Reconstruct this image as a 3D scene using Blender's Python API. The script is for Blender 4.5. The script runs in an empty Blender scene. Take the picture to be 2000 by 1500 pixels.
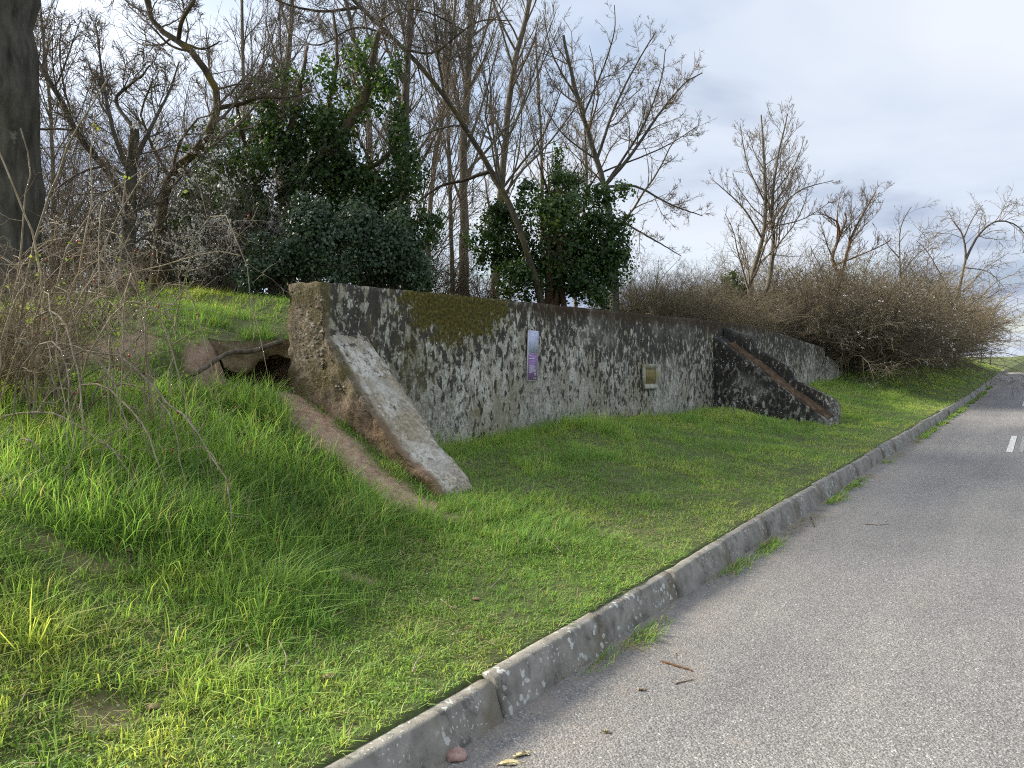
import bpy, math, random
import numpy as np
from mathutils import Vector
random.seed(7)
RNG = np.random.default_rng(11)
scene = bpy.context.scene
COL = scene.collection
PI = math.pi

# ------------------------------------------------------------------ camera
F = 1500.0; EYE = 1.6
PITCH = math.atan(60 / F)
cam = bpy.data.cameras.new('camera'); cam.lens = 27.0; cam.sensor_width = 36.0
cam.clip_start = 0.05; cam.clip_end = 6000
camo = bpy.data.objects.new('camera', cam); COL.objects.link(camo)
camo.location = (0, 0, EYE); camo.rotation_euler = (PI / 2 - PITCH, 0, 0)
scene.camera = camo

# ------------------------------------------------------------------ sky and sun
SUN_EL = math.radians(31); SUN_AZ = math.atan2(-0.95, 0.30)      # from +Y towards +X
SUN = Vector((math.sin(SUN_AZ) * math.cos(SUN_EL), math.cos(SUN_AZ) * math.cos(SUN_EL), math.sin(SUN_EL)))
w = bpy.data.worlds.new('World'); scene.world = w; w.use_nodes = True
nt = w.node_tree; nt.nodes.clear()
def wn(t, **k):
    n = nt.nodes.new(t)
    for a, b in k.items(): setattr(n, a, b)
    return n
def wmath(op, a, b=None, c=None):
    n = wn('ShaderNodeMath', operation=op)
    for i, v in enumerate((a, b, c)):
        if v is None: continue
        if isinstance(v, (int, float)): n.inputs[i].default_value = v
        else: nt.links.new(v, n.inputs[i])
    return n.outputs[0]
out = wn('ShaderNodeOutputWorld')
sky = wn('ShaderNodeTexSky', sky_type='NISHITA'); sky.sun_disc = False
sky.sun_elevation = SUN_EL; sky.sun_rotation = SUN_AZ
bgA = wn('ShaderNodeBackground'); bgA.inputs[1].default_value = 0.10
nt.links.new(sky.outputs[0], bgA.inputs[0])
bgB = wn('ShaderNodeBackground'); bgB.inputs[1].default_value = 0.61
tc = wn('ShaderNodeTexCoord'); sp = wn('ShaderNodeSeparateXYZ'); nt.links.new(tc.outputs['Generated'], sp.inputs[0])
zz = wmath('MAXIMUM', sp.outputs[2], 0.0); den = wmath('ADD', zz, 0.10)
cmb = wn('ShaderNodeCombineXYZ')
nt.links.new(wmath('DIVIDE', sp.outputs[0], den), cmb.inputs[0]); nt.links.new(wmath('DIVIDE', sp.outputs[1], den), cmb.inputs[1])
cmb.inputs[2].default_value = 3.7
def wnoise(scale, det, dist, off):
    m = wn('ShaderNodeVectorMath', operation='ADD'); nt.links.new(cmb.outputs[0], m.inputs[0]); m.inputs[1].default_value = off
    n = wn('ShaderNodeTexNoise'); n.inputs['Scale'].default_value = scale; n.inputs['Detail'].default_value = det
    n.inputs['Roughness'].default_value = 0.5; n.inputs['Distortion'].default_value = dist
    nt.links.new(m.outputs[0], n.inputs['Vector']); return n.outputs['Fac']
n1 = wnoise(0.55, 7, 0.3, (1.3, 4.1, 0)); n2 = wnoise(0.62, 7, 0.35, (7.3, 0.9, 2)); 
r1 = wn('ShaderNodeValToRGB'); nt.links.new(n1, r1.inputs[0])
r1.color_ramp.elements[0].position = 0.37; r1.color_ramp.elements[0].color = (0.36, 0.43, 0.58, 1)
r1.color_ramp.elements[1].position = 0.67; r1.color_ramp.elements[1].color = (0.79, 0.835, 0.91, 1)
e = r1.color_ramp.elements.new(0.50); e.color = (0.64, 0.71, 0.83, 1)
# thin cloud glows round the sun
dotn = wn('ShaderNodeVectorMath', operation='DOT_PRODUCT'); nt.links.new(tc.outputs['Generated'], dotn.inputs[0]); dotn.inputs[1].default_value = SUN
glow = wmath('POWER', wmath('MAXIMUM', dotn.outputs['Value'], 0.0), 3.0)
gl = wmath('MULTIPLY_ADD', glow, 0.75, 0.90)
mul = wn('ShaderNodeVectorMath', operation='SCALE'); nt.links.new(r1.outputs[0], mul.inputs[0]); nt.links.new(gl, mul.inputs['Scale'])
nt.links.new(mul.outputs[0], bgB.inputs[0])
r2 = wn('ShaderNodeMapRange'); r2.inputs[1].default_value = 0.30; r2.inputs[2].default_value = 0.46; r2.inputs[3].default_value = 0.45; r2.inputs[4].default_value = 0.97
nt.links.new(n2, r2.inputs[0])
mx = wn('ShaderNodeMixShader'); nt.links.new(r2.outputs[0], mx.inputs[0]); nt.links.new(bgA.outputs[0], mx.inputs[1]); nt.links.new(bgB.outputs[0], mx.inputs[2])
nt.links.new(mx.outputs[0], out.inputs[0])
sl = bpy.data.lights.new('sun', 'SUN'); sl.energy = 4.6; sl.angle = math.radians(20); sl.color = (1.0, 0.93, 0.80)
so = bpy.data.objects.new('sun', sl); COL.objects.link(so); so.rotation_euler = (-SUN).to_track_quat('-Z', 'Y').to_euler(); so.location = SUN * 50
vs = scene.view_settings; vs.view_transform = 'Standard'; vs.look = 'None'; vs.exposure = 1.04; vs.gamma = 1.0; vs.use_curve_mapping = False
scene.render.engine = 'CYCLES'
scene.cycles.use_denoising = False; scene.cycles.filter_width = 1.1; scene.cycles.sample_clamp_indirect = 4
scene.cycles.max_bounces = 4; scene.cycles.diffuse_bounces = 3; scene.cycles.transmission_bounces = 2; scene.cycles.adaptive_threshold = 0.025; scene.cycles.transparent_max_bounces = 6

# ------------------------------------------------------------------ frames: u along the road, n across it (from the camera to the wall)
ANG = math.radians(55.5)
UX, UY = math.cos(ANG), math.sin(ANG); NX, NY = -UY, UX
def w2l(x, y): return x * UX + y * UY, x * NX + y * NY        # -> u, n
def l2w(u, n): return u * UX + n * NX, u * UY + n * NY
def ray(x, y):
    cx, cy = (x - 1000) / F, (750 - y) / F
    cp, s = math.cos(PITCH), math.sin(PITCH)
    return np.array([cx, cp + cy * s, cy * cp - s])
def at(x, y, Y):
    r = ray(x, y); return r * (Y / r[1]) + np.array([0, 0, EYE])

# ------------------------------------------------------------------ noise
def _h(ix, iy, iz):
    h = (ix.astype(np.int64) * 374761393 + iy.astype(np.int64) * 668265263 + iz.astype(np.int64) * 2147483647) & 0xFFFFFFFF
    h = ((h ^ (h >> 13)) * 1274126177) & 0xFFFFFFFF
    return ((h ^ (h >> 16)) & 0xFFFF) / 65535.0
def vnoise(x, y, z=0.0):
    x, y, z = np.broadcast_arrays(np.asarray(x, float), np.asarray(y, float), np.asarray(z, float))
    ix, iy, iz = np.floor(x), np.floor(y), np.floor(z); fx, fy, fz = x - ix, y - iy, z - iz
    fx, fy, fz = [f * f * (3 - 2 * f) for f in (fx, fy, fz)]
    r = 0
    for a in (0, 1):
        for b in (0, 1):
            for c in (0, 1):
                r = r + _h(ix + a, iy + b, iz + c) * (fx if a else 1 - fx) * (fy if b else 1 - fy) * (fz if c else 1 - fz)
    return r * 2 - 1
def fbm(x, y, z=0.0, o=4):
    r = 0; a = 1; t = 0
    for i in range(o):
        r = r + a * vnoise(np.asarray(x) * 2 ** i + 17 * i, np.asarray(y) * 2 ** i, np.asarray(z) * 2 ** i); t += a; a *= 0.5
    return r / t
def sstep(x, a, b):
    t = np.clip((np.asarray(x, float) - a) / (b - a), 0, 1); return t * t * (3 - 2 * t)

# ------------------------------------------------------------------ terrain
KERB_N = 1.94; WALL_N = 5.4; WALL_T = 0.47; U0 = 4.81; U1 = 24.7
def wall_top(u): return np.interp(u, [0, 16.8, 18.5, 24.7, 27], [2.25, 2.25, 2.18, 1.74, 1.57])
def drop(u): return .30 * sstep(u, 28, 60) - 0.006 * np.clip(np.asarray(u) - 62, 0, 30) ** 2
def gz(n, u, pit=True):
    n = np.asarray(n, float); u = np.asarray(u, float)
    zb = np.interp(u, [-50, 5, 9, 11, 13, 15, 18, 25, 60], [.55, .55, .60, .56, .45, .44, .52, .72, .9])
    zv = .175 + sstep(n, 2.1, 5.6) ** 0.85 * (zb - .175)
    bump = .16 * np.exp(-((u - 13.6) / .9) ** 2 - ((n - 4.6) / .6) ** 2) + .08 * np.exp(-((u - 9.0) / .8) ** 2 - ((n - 4.9) / .5) ** 2)
    zv = zv + bump - .12 * np.exp(-((u - 15.9) / .5) ** 2 - ((n - 3.4) / .5) ** 2)
    fill = np.minimum(wall_top(u) - .16 + .10 * np.clip(n - 5.9, 0, 9), 2.5)
    zr = zv + sstep(n, 5.5, 5.8) * (fill - zv)
    bank = np.interp(n, [2.1, 3.2, 4.6, 7, 10, 15], [0, .25, .6, 1.5, 1.9, 2.0]); bank = .175 + bank * (1 + .5 * sstep(u, 45, 62))
    k = sstep(u, 25.2, 28.5); zr = zr * (1 - k) + bank * k
    l1 = np.interp(n, [2.1, 3.2, 4.07, 4.83, 5.6, 5.95, 6.25, 6.6, 7.0, 7.7, 9, 14], [.175, .28, .42, .84, 1.18, 1.27, 1.42, 1.68, 1.88, 2.12, 2.18, 2.1])
    lc = np.interp(n, [2.1, 3.2, 4.07, 4.83, 5.6, 5.95, 6.16, 6.28, 6.6, 7.0, 7.7, 9, 14], [.175, .28, .42, .84, 1.16, 1.24, 1.27, 1.74, 1.84, 1.95, 2.12, 2.18, 2.1])
    kc = sstep(u, 3.1, 4.5); l1 = l1 * (1 - kc) + lc * kc
    l2 = np.interp(n, [2.1, 2.8, 3.6, 4.3, 6, 8, 14], [.175, .25, .5, .82, 1.25, 1.6, 1.8])
    k = sstep(u, 1.9, 4.2); zl = l2 * (1 - k) + l1 * k
    o_ = .6 * sstep(n, 5.84, 5.89); k = sstep(u - o_, 4.86, 5.2); z = zl * (1 - k) + zr * k
    if pit:
        uw = u + .10 * fbm(n * 5, u * 5, 3, 2); nw = n + .05 * fbm(u * 6, n * 6, 4, 2)
        hole = sstep(uw, 4.28, 4.5) * (1 - sstep(u, 5.25, 5.45)) * sstep(nw, 5.98, 6.14) * (1 - sstep(n, 6.9, 7.0)); z = z * (1 - hole) + np.minimum(z, .98) * hole
    z = z - sstep(n, 18, 60) * 6 
    z = z + .035 * fbm(u * 1.3, n * 1.3, 0, 3) * sstep(n, 2.2, 3.0) + .012 * fbm(u * 6, n * 6, 2, 2) * sstep(n, 2.15, 2.4)
    z = np.where(n < 1.99, -.06, z)
    z = np.where(n < -4.3, .02 + .04 * fbm(u * .7, n * .7), z)
    return z + drop(u)
def pix2ground(x, y):
    r = ray(x, y); t = 1.0015 ** np.arange(3300); u, n = w2l(r[0] * t, r[1] * t)
    hit = EYE + r[2] * t < gz(n, u); i = int(np.argmax(hit)) if hit.any() else len(t) - 1
    return float(u[i]), float(n[i])
def gpt(x, y):
    u, n = w2l(x, y); return float(gz(n, u))

# bare red earth: the trodden path and scraped patches
def path_ground(pts): return [pix2ground(*p) for p in pts]
EARTH = [(path_ground([(562, 778), (600, 815), (650, 865), (705, 915), (755, 955), (800, 990)]), .19, 1.0),
         (path_ground([(640, 885), (680, 905), (720, 930)]), .10, .8),
         (path_ground([(385, 738), (430, 748), (500, 748), (560, 745)]), .10, .9),
         (path_ground([(380, 700), (420, 690), (450, 692)]), .09, .45),
         (path_ground([(150, 690), (230, 680), (270, 670)]), .15, .6),
         (path_ground([(680, 1120), (705, 1130)]), .07, .7), (path_ground([(640, 1090), (660, 1080)]), .05, .6),
         (path_ground([(820, 1000), (880, 1010), (960, 1000)]), .07, .55),
         (path_ground([(160, 1100), (230, 1110)]), .06, .4), (path_ground([(20, 1040), (90, 1060)]), .06, .4),
         (path_ground([(170, 1390), (230, 1400)]), .04, .45), (path_ground([(620, 1370), (640, 1360)]), .05, .7)]
def earth(n, u):
    n = np.asarray(n, float); u = np.asarray(u, float); m = np.zeros(np.broadcast(n, u).shape)
    wob = .11 * fbm(u * 4, n * 4, 5, 4)
    for pts, wd, st in EARTH:
        d = np.full(m.shape, 9.0)
        for (ua, na), (ub, nb) in zip(pts[:-1], pts[1:]):
            L2 = (ub - ua) ** 2 + (nb - na) ** 2 + 1e-9
            t = np.clip(((u - ua) * (ub - ua) + (n - na) * (nb - na)) / L2, 0, 1)
            d = np.minimum(d, np.hypot(u - ua - t * (ub - ua), n - na - t * (nb - na)))
        m = np.maximum(m, st * (1 - sstep(d + wob, wd * .6, wd * 1.5)))
    steep = sstep(n, 5.95, 6.1) * (1 - sstep(n, 6.24, 6.3)) * sstep(u + .12 * fbm(n * 5, u * 5, 1, 2), 4.42, 4.66) * (1 - sstep(u, 5.3, 5.4))
    return np.maximum(m, .8 * steep)

# ------------------------------------------------------------------ mesh helpers
class Geo:
    def __init__(s): s.v = []; s.f = []; s.t = []; s.n = 0
    def add(s, V, Fc, tone=None):
        V = np.asarray(V, np.float32).reshape(-1, 3); Fc = np.asarray(Fc, np.int64)
        if tone is None: tone = 0.5
        tone = np.broadcast_to(np.asarray(tone, np.float32), (len(V),))
        s.v.append(V); s.f.append(Fc + s.n); s.t.append(tone); s.n += len(V)
    def mesh(s, name, base=(0, 0, 0), smooth=False):
        V = np.concatenate(s.v) - np.asarray(base, np.float32)
        me = bpy.data.meshes.new(name)
        me.vertices.add(len(V)); me.vertices.foreach_set('co', V.astype(np.float32).ravel())
        idx = np.concatenate([f.ravel() for f in s.f]); tot = np.concatenate([np.full(len(f), f.shape[1]) for f in s.f])
        me.loops.add(len(idx)); me.loops.foreach_set('vertex_index', idx.astype(np.int32))
        me.polygons.add(len(tot)); st = np.concatenate([[0], np.cumsum(tot)[:-1]])
        me.polygons.foreach_set('loop_start', st.astype(np.int32))
        if smooth: me.polygons.foreach_set('use_smooth', np.ones(len(tot), bool))
        me.update(calc_edges=True)
        a = me.attributes.new('tone', 'FLOAT', 'POINT'); a.data.foreach_set('value', np.concatenate(s.t).astype(np.float32))
        return me
def nrm(v): return v / (np.linalg.norm(v, axis=-1, keepdims=True) + 1e-9)
def tubes(geo, P, R, sides, tone=None):
    """P (N,k,3) polylines, R (N,k) radii"""
    P = np.asarray(P, float); R = np.asarray(R, float); N, k, _ = P.shape
    if N == 0: return
    T = np.empty_like(P); T[:, 1:-1] = P[:, 2:] - P[:, :-2]; T[:, 0] = P[:, 1] - P[:, 0]; T[:, -1] = P[:, -1] - P[:, -2]
    T = nrm(T); avg = nrm(P[:, -1] - P[:, 0])
    ref = np.where(np.abs(avg[:, 2:3]) < .8, np.array([[0, 0, 1.]]), np.array([[1., 0, 0]]))[:, None, :]
    A = nrm(np.cross(T, ref)); B = np.cross(T, A)
    th = np.arange(sides) * 2 * PI / sides
    V = P[:, :, None, :] + R[:, :, None, None] * (A[:, :, None, :] * np.cos(th)[None, None, :, None] + B[:, :, None, :] * np.sin(th)[None, None, :, None])
    i = (np.arange(N) * k * sides)[:, None, None]; j = (np.arange(k - 1) * sides)[None, :, None]; s = np.arange(sides)[None, None, :]; s2 = (s + 1) % sides
    Fc = np.stack([i + j + s, i + j + s2, i + j + sides + s2, i + j + sides + s], -1).reshape(-1, 4)
    tn = None
    if tone is not None: tn = np.repeat(np.asarray(tone, float), k * sides)
    geo.add(V.reshape(-1, 3), Fc, tn)
def resample(pts, k):
    """Catmull-Rom through pts, k points by arc length"""
    P = np.asarray(pts, float); P = np.vstack([2 * P[0] - P[1], P, 2 * P[-1] - P[-2]]); o = []
    for i in range(1, len(P) - 2):
        for t in np.linspace(0, 1, 12, endpoint=False):
            a, b, c, d = P[i - 1], P[i], P[i + 1], P[i + 2]
            o.append(.5 * (2 * b + (c - a) * t + (2 * a - 5 * b + 4 * c - d) * t * t + (3 * b - a - 3 * c + d) * t ** 3))
    o.append(P[-2]); o = np.array(o); s = np.concatenate([[0], np.cumsum(np.linalg.norm(np.diff(o, axis=0), axis=1))])
    q = np.linspace(0, s[-1], k); return np.stack([np.interp(q, s, o[:, i]) for i in range(3)], -1)
def sample(P, R, idx, t):
    k = P.shape[1]; x = np.clip(t * (k - 1), 0, k - 1.001); i = x.astype(int); f = (x - i)[:, None]
    pos = P[idx, i] * (1 - f) + P[idx, i + 1] * f; tan = nrm(P[idx, i + 1] - P[idx, i])
    return pos, tan, R[idx, i] * (1 - f[:, 0]) + R[idx, i + 1] * f[:, 0]
def grow(P, R, m, rng, t0=.25, ang=(30, 65), ratio=.6, lmin=.0, k=5, wander=.15, up=.05, rr=.6, tip=.3, rmin=.002, lmax=9, flat=1.0):
    N = len(P)
    if N == 0: return P, R
    idx = np.repeat(np.arange(N), m); M = len(idx)
    t = rng.uniform(t0, .99, M); pos, tan, r = sample(P, R, idx, t)
    L = np.linalg.norm(np.diff(P, axis=1), axis=2).sum(1)[idx]
    ln = np.clip(L * ratio * (1.15 - .75 * t) * rng.uniform(.55, 1.25, M), lmin, lmax)
    kp = rng.random(M) < np.clip(L / (1.1 * L.mean()), .12, 1); idx, t, pos, tan, r, L, ln = [q_[kp] for q_ in (idx, t, pos, tan, r, L, ln)]; M = len(idx)
    pr = nrm(np.cross(tan, rng.normal(size=(M, 3)))); a = np.radians(rng.uniform(*ang, M))[:, None]
    d = nrm(tan * np.cos(a) + pr * np.sin(a)); Q = np.empty((M, k, 3)); Q[:, 0] = pos; st = (ln / (k - 1))[:, None]
    for j in range(1, k):
        d = nrm(d + rng.normal(size=(M, 3)) * wander + np.array([0, 0, up])); Q[:, j] = Q[:, j - 1] + d * st
    r0 = np.maximum(np.minimum(r * rr, ln * .016), rmin); RR = r0[:, None] * np.linspace(1, tip, k)[None]; RR = np.maximum(RR, rmin * .6)
    return Q, RR
def leaves(geo, pos, nor, size, rng, tone, lobes=False, long=1.0):
    """folded leaf blades: base, two sides, tip"""
    N = len(pos); nor = nrm(nor); d = nrm(np.cross(nor, rng.normal(size=(N, 3)))); d = nrm(d + np.array([0, 0, -.35])); s = nrm(np.cross(nor, d)); nor = np.cross(d, s)
    size = np.broadcast_to(np.asarray(size, float), (N,))[:, None]
    b = pos - d * size * .45 * long; tp = pos + d * size * .6 * long
    l = pos + s * size * .48 + nor * size * .13 - d * size * .1; r = pos - s * size * .48 + nor * size * .13 - d * size * .1
    V = np.stack([b, l, tp, r], 1).reshape(-1, 3); i = np.arange(N)[:, None] * 4
    geo.add(V, np.concatenate([i + [[0, 1, 2]], i + [[0, 2, 3]]]), np.repeat(tone, 4))
def boxgrid(nx, ny, nz):
    """welded surface of the unit cube as a fine grid -> verts, quads"""
    Vs = []; Fs = []; o = 0
    def face(na, nb, fn, flip):
        nonlocal o
        a, b = np.meshgrid(np.linspace(0, 1, na + 1), np.linspace(0, 1, nb + 1), indexing='ij'); V = fn(a.ravel(), b.ravel())
        i, j = np.meshgrid(np.arange(na), np.arange(nb), indexing='ij'); q = (i * (nb + 1) + j).ravel()
        f = np.stack([q, q + nb + 1, q + nb + 2, q + 1], -1)
        if flip: f = f[:, ::-1]
        Vs.append(V); Fs.append(f + o); o += len(V)
    O = lambda a: np.zeros_like(a); I = lambda a: np.ones_like(a); S = lambda *c: np.stack(c, -1)
    face(nx, nz, lambda a, b: S(a, O(a), b), False); face(nx, nz, lambda a, b: S(a, I(a), b), True)
    face(nx, ny, lambda a, b: S(a, b, O(a)), True); face(nx, ny, lambda a, b: S(a, b, I(a)), False)
    face(ny, nz, lambda a, b: S(O(a), a, b), True); face(ny, nz, lambda a, b: S(I(a), a, b), False)
    V = np.concatenate(Vs); Fc = np.concatenate(Fs)
    _, first, inv = np.unique(np.round(V * 1e5).astype(np.int64), axis=0, return_index=True, return_inverse=True)
    return V[first], inv.ravel()[Fc]
def vnormals(V, Fc):
    n = np.cross(V[Fc[:, 2]] - V[Fc[:, 0]], V[Fc[:, 3]] - V[Fc[:, 1]]); N = np.zeros_like(V)
    for c in range(4): np.add.at(N, Fc[:, c], n)
    return nrm(N)
def obj(name, me, m=None, parent=None, rotz=0.0, loc=None):
    o = bpy.data.objects.new(name, me); COL.objects.link(o)
    if m is not None and len(me.materials) == 0: me.materials.append(m)
    if parent is not None: o.parent = parent
    if rotz: o.rotation_euler.z = rotz
    if loc is not None: o.location = loc
    return o
def tag(o, label=None, cat=None, group=None, kind=None):
    if label: o['label'] = label
    if cat: o['category'] = cat
    if group: o['group'] = group
    if kind: o['kind'] = kind
    return o
def empty(name, loc, label=None, cat=None, group=None, rotz=0.0, kind=None):
    o = bpy.data.objects.new(name, None); COL.objects.link(o); o.location = loc; o.rotation_euler.z = rotz; o.empty_display_size = .2
    return tag(o, label, cat, group, kind)

# ------------------------------------------------------------------ materials
class Mat:
    def __init__(s, name, rough=.85):
        s.m = bpy.data.materials.new(name); s.m.use_nodes = True; s.t = s.m.node_tree; s.b = s.t.nodes['Principled BSDF']
        s.b.inputs['Roughness'].default_value = rough; s.b.inputs['Specular IOR Level'].default_value = .25; s.c = None
        s.coord = s.n('ShaderNodeTexCoord').outputs['Object']
    def n(s, t, **k):
        x = s.t.nodes.new(t)
        for a, b in k.items(): setattr(x, a, b)
        return x
    def link(s, a, b): s.t.links.new(a, b)
    def put(s, v, sock):
        if isinstance(v, (int, float)): sock.default_value = v
        elif isinstance(v, tuple): sock.default_value = v if len(v) == len(sock.default_value) else (*v, 1)
        else: s.link(v, sock)
    def math(s, op, a, b=None, c=None, clamp=False):
        x = s.n('ShaderNodeMath', operation=op, use_clamp=clamp)
        for i, v in enumerate((a, b, c)):
            if v is not None: s.put(v, x.inputs[i])
        return x.outputs[0]
    def map(s, scale=(1, 1, 1), off=(0, 0, 0)):
        x = s.n('ShaderNodeMapping'); x.inputs['Scale'].default_value = scale; x.inputs['Location'].default_value = off; s.link(s.coord, x.inputs[0]); return x.outputs[0]
    def noise(s, scale=5, det=4, vec=None, rough=.55, dist=0):
        x = s.n('ShaderNodeTexNoise'); x.inputs['Scale'].default_value = scale; x.inputs['Detail'].default_value = det; x.inputs['Roughness'].default_value = rough; x.inputs['Distortion'].default_value = dist
        s.link(vec or s.coord, x.inputs['Vector']); return x.outputs['Fac']
    def voro(s, scale=20, vec=None, out='Distance', rnd=1.0):
        x = s.n('ShaderNodeTexVoronoi'); x.inputs['Scale'].default_value = scale; x.inputs['Randomness'].default_value = rnd; s.link(vec or s.coord, x.inputs['Vector']); return x.outputs[out]
    def ramp(s, f, stops):
        x = s.n('ShaderNodeValToRGB'); e = x.color_ramp.elements
        while len(e) < len(stops): e.new(.5)
        for i, (p, c) in enumerate(stops): e[i].position = p; e[i].color = (*c, 1)
        s.link(f, x.inputs[0]); return x.outputs[0]
    def step(s, f, a, b, lo=0., hi=1.):
        x = s.n('ShaderNodeMapRange', interpolation_type='SMOOTHSTEP')
        for i, v in enumerate((f, a, b, lo, hi)): s.put(v, x.inputs[i])
        return x.outputs[0]
    def mix(s, f, a, b, mode='MIX'):
        x = s.n('ShaderNodeMix', data_type='RGBA', blend_type=mode); s.put(f, x.inputs[0]); s.put(a, x.inputs[6]); s.put(b, x.inputs[7]); return x.outputs[2]
    def attr(s, name='tone'):
        x = s.n('ShaderNodeAttribute', attribute_name=name); return x.outputs['Fac']
    def xyz(s):
        x = s.n('ShaderNodeSeparateXYZ'); s.link(s.coord, x.inputs[0]); return x.outputs
    def color(s, c): s.put(c, s.b.inputs['Base Color']); s.c = c; return s
    def bump(s, h, strength=.4, dist=.02):
        x = s.n('ShaderNodeBump'); x.inputs['Strength'].default_value = strength; x.inputs['Distance'].default_value = dist; s.put(h, x.inputs['Height']); s.link(x.outputs[0], s.b.inputs['Normal']); return s
    def translucent(s, c, f=.35):
        t = s.n('ShaderNodeBsdfTranslucent'); s.put(c, t.inputs[0]); mx = s.n('ShaderNodeMixShader'); mx.inputs[0].default_value = f
        o = s.t.nodes['Material Output']; s.link(s.b.outputs[0], mx.inputs[1]); s.link(t.outputs[0], mx.inputs[2]); s.link(mx.outputs[0], o.inputs[0]); return s

def mat_concrete(name, base, dark, end_u=None, moss=True, black=0.0):
    m = Mat(name, .92); x, y, z = m.xyz()
    st = m.map((5.5, 5.5, 2.6)); st2 = m.map((13, 13, 7.5), (3, 1, 7)); st3 = m.map((34, 34, 17), (5, 2, 1))
    big = m.noise(.8, 4); blot = m.noise(1.0, 8, st, .62, .6); blot2 = m.noise(1.0, 7, st2, .65, .4)
    c = m.ramp(m.noise(22, 5), [(.3, tuple(b * .62 for b in base)), (.5, base), (.72, tuple(b * 1.45 for b in base))])
    c = m.mix(1.0, c, m.ramp(m.noise(1.0, 5, st3, .7), [(.33, (.45, .44, .42)), (.5, (1.0, 1.0, 1.0)), (.68, (1.6, 1.6, 1.55))]), 'MULTIPLY')
    # brownish grey weathering in broad clouds
    c = m.mix(m.step(big, .42, .62, 0, .55), c, (base[0] * .78, base[1] * .70, base[2] * .52))
    # pale lime and lichen crust in ragged runs
    c = m.mix(m.math('MULTIPLY', m.math('MULTIPLY', m.step(blot, .47, .56, 0, .95), m.step(m.noise(1.1, 4, m.map((1, 1, 1), (2, 8, 5))), .42, .56, .25, 1)), m.step(m.noise(1.0, 4, st3, .7), .36, .54, .3, 1)), c, (.68, .655, .58))
    c = m.mix(m.step(m.noise(1.5, 6, m.map((1, 1, 1), (7, 3, 1)), .6), .50, .62, 0, .5), c, (.50, .475, .41))
    # black crust, denser to the top edge
    hi = m.step(z, .7, 2.3, -.01, .11)
    dk = m.step(m.math('ADD', blot2, m.math('ADD', m.math('ADD', hi, m.step(x, 7.5, 13.5, 0, .05)), m.math('ADD', black - .09, m.math('MULTIPLY', m.noise(.7, 3, m.map((1, 1, 1), (4, 0, 2))), .16)))), .525, .60, 0, .92)
    dk = m.math('MULTIPLY', dk, m.step(big, .30, .50, .45, 1.0))
    c = m.mix(dk, c, dark)
    run = m.math('MULTIPLY', m.step(m.noise(1.0, 4, m.map((8, 8, .45), (9, 3, 0)), .6), .54, .66, 0, .5), m.step(z, .9, 2.1))
    c = m.mix(run, c, (.075, .065, .052))
    c = m.mix(m.step(m.noise(1.7, 5, None, .6), .60, .72, 0, .55), c, (.20, .155, .05))      # ochre algae
    v = m.voro(16); sp_ = m.math('MULTIPLY', m.step(v, .20, .13), m.step(m.noise(2.3, 3), .50, .60))
    c = m.mix(sp_, c, (.66, .67, .64))                                                      # white lichen dots
    topm = m.step(m.math('ADD', z, m.math('MULTIPLY', m.noise(5, 5), .5)), 2.22, 2.48, 0, .85)
    if moss:
        # rust brown moss hanging from the coping, a thick olive cushion near the broken end
        c = m.mix(m.math('MULTIPLY', topm, m.step(x, 6.6, 9.0)), c, (.055, .032, .014))
        dx = m.math('MULTIPLY', m.math('SUBTRACT', x, 6.85), 1 / .98); dz = m.math('MULTIPLY', m.math('SUBTRACT', z, 2.17), 1 / .46)
        d = m.math('SQRT', m.math('ADD', m.math('MULTIPLY', dx, dx), m.math('MULTIPLY', dz, dz)))
        d = m.math('ADD', d, m.math('MULTIPLY', m.math('SUBTRACT', m.noise(5.5, 9, None, .78), .5), 2.6))
        mk = m.step(d, 1.08, .78)
        dx2 = m.math('MULTIPLY', m.math('SUBTRACT', x, 6.05), 1 / .30); dz2 = m.math('MULTIPLY', m.math('SUBTRACT', z, 1.45), 1 / .42)
        d2 = m.math('SQRT', m.math('ADD', m.math('MULTIPLY', dx2, dx2), m.math('MULTIPLY', dz2, dz2)))
        d2 = m.math('ADD', d2, m.math('MULTIPLY', m.math('SUBTRACT', m.noise(8, 9, None, .78), .5), 4.0))
        mk = m.math('MAXIMUM', mk, m.step(d2, 1.0, .6, 0, .5))
        mc = m.ramp(m.noise(30, 5), [(.3, (.030, .022, .007)), (.5, (.095, .078, .018)), (.7, (.20, .175, .035))])
        c = m.mix(mk, c, mc)
    if end_u is not None:
        # broken end: exposed gravel, red clay rubbed up from the ground
        e = m.step(x, end_u + .14, end_u + .05)
        g = m.ramp(m.voro(34, None, 'Color'), [(0, (.10, .078, .05)), (.45, (.19, .155, .105)), (.75, (.27, .21, .14)), (1, (.40, .36, .30))])
        g = m.mix(m.step(m.noise(3, 5), .45, .62, 0, .75), g, (.10, .082, .025))
        zc = m.math('ADD', z, m.math('MULTIPLY', m.noise(4, 4), .5))
        g = m.mix(m.step(zc, 1.65, 1.05, 0, .6), g, (.27, .165, .105))
        c = m.mix(e, c, g)
    m.color(c)
    h = m.math('ADD', m.math('MULTIPLY', m.noise(38, 6, None, .7), .7), m.math('ADD', m.math('MULTIPLY', blot2, .8), m.math('MULTIPLY', m.voro(45), .35)))
    m.bump(h, .8, .022); return m.m
M_WALL = mat_concrete('weathered_concrete', (.37, .35, .295), (.040, .035, .029), U0)
M_BUTT = mat_concrete('pale_concrete', (.40, .35, .27), (.08, .068, .054), U0, moss=False, black=-.08)
M_DARK = mat_concrete('black_lichened_concrete', (.23, .215, .19), (.024, .022, .020), None, moss=False, black=.075)
M_WING = mat_concrete('streaked_concrete', (.29, .28, .25), (.035, .03, .025), None, moss=False, black=-.03)

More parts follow.
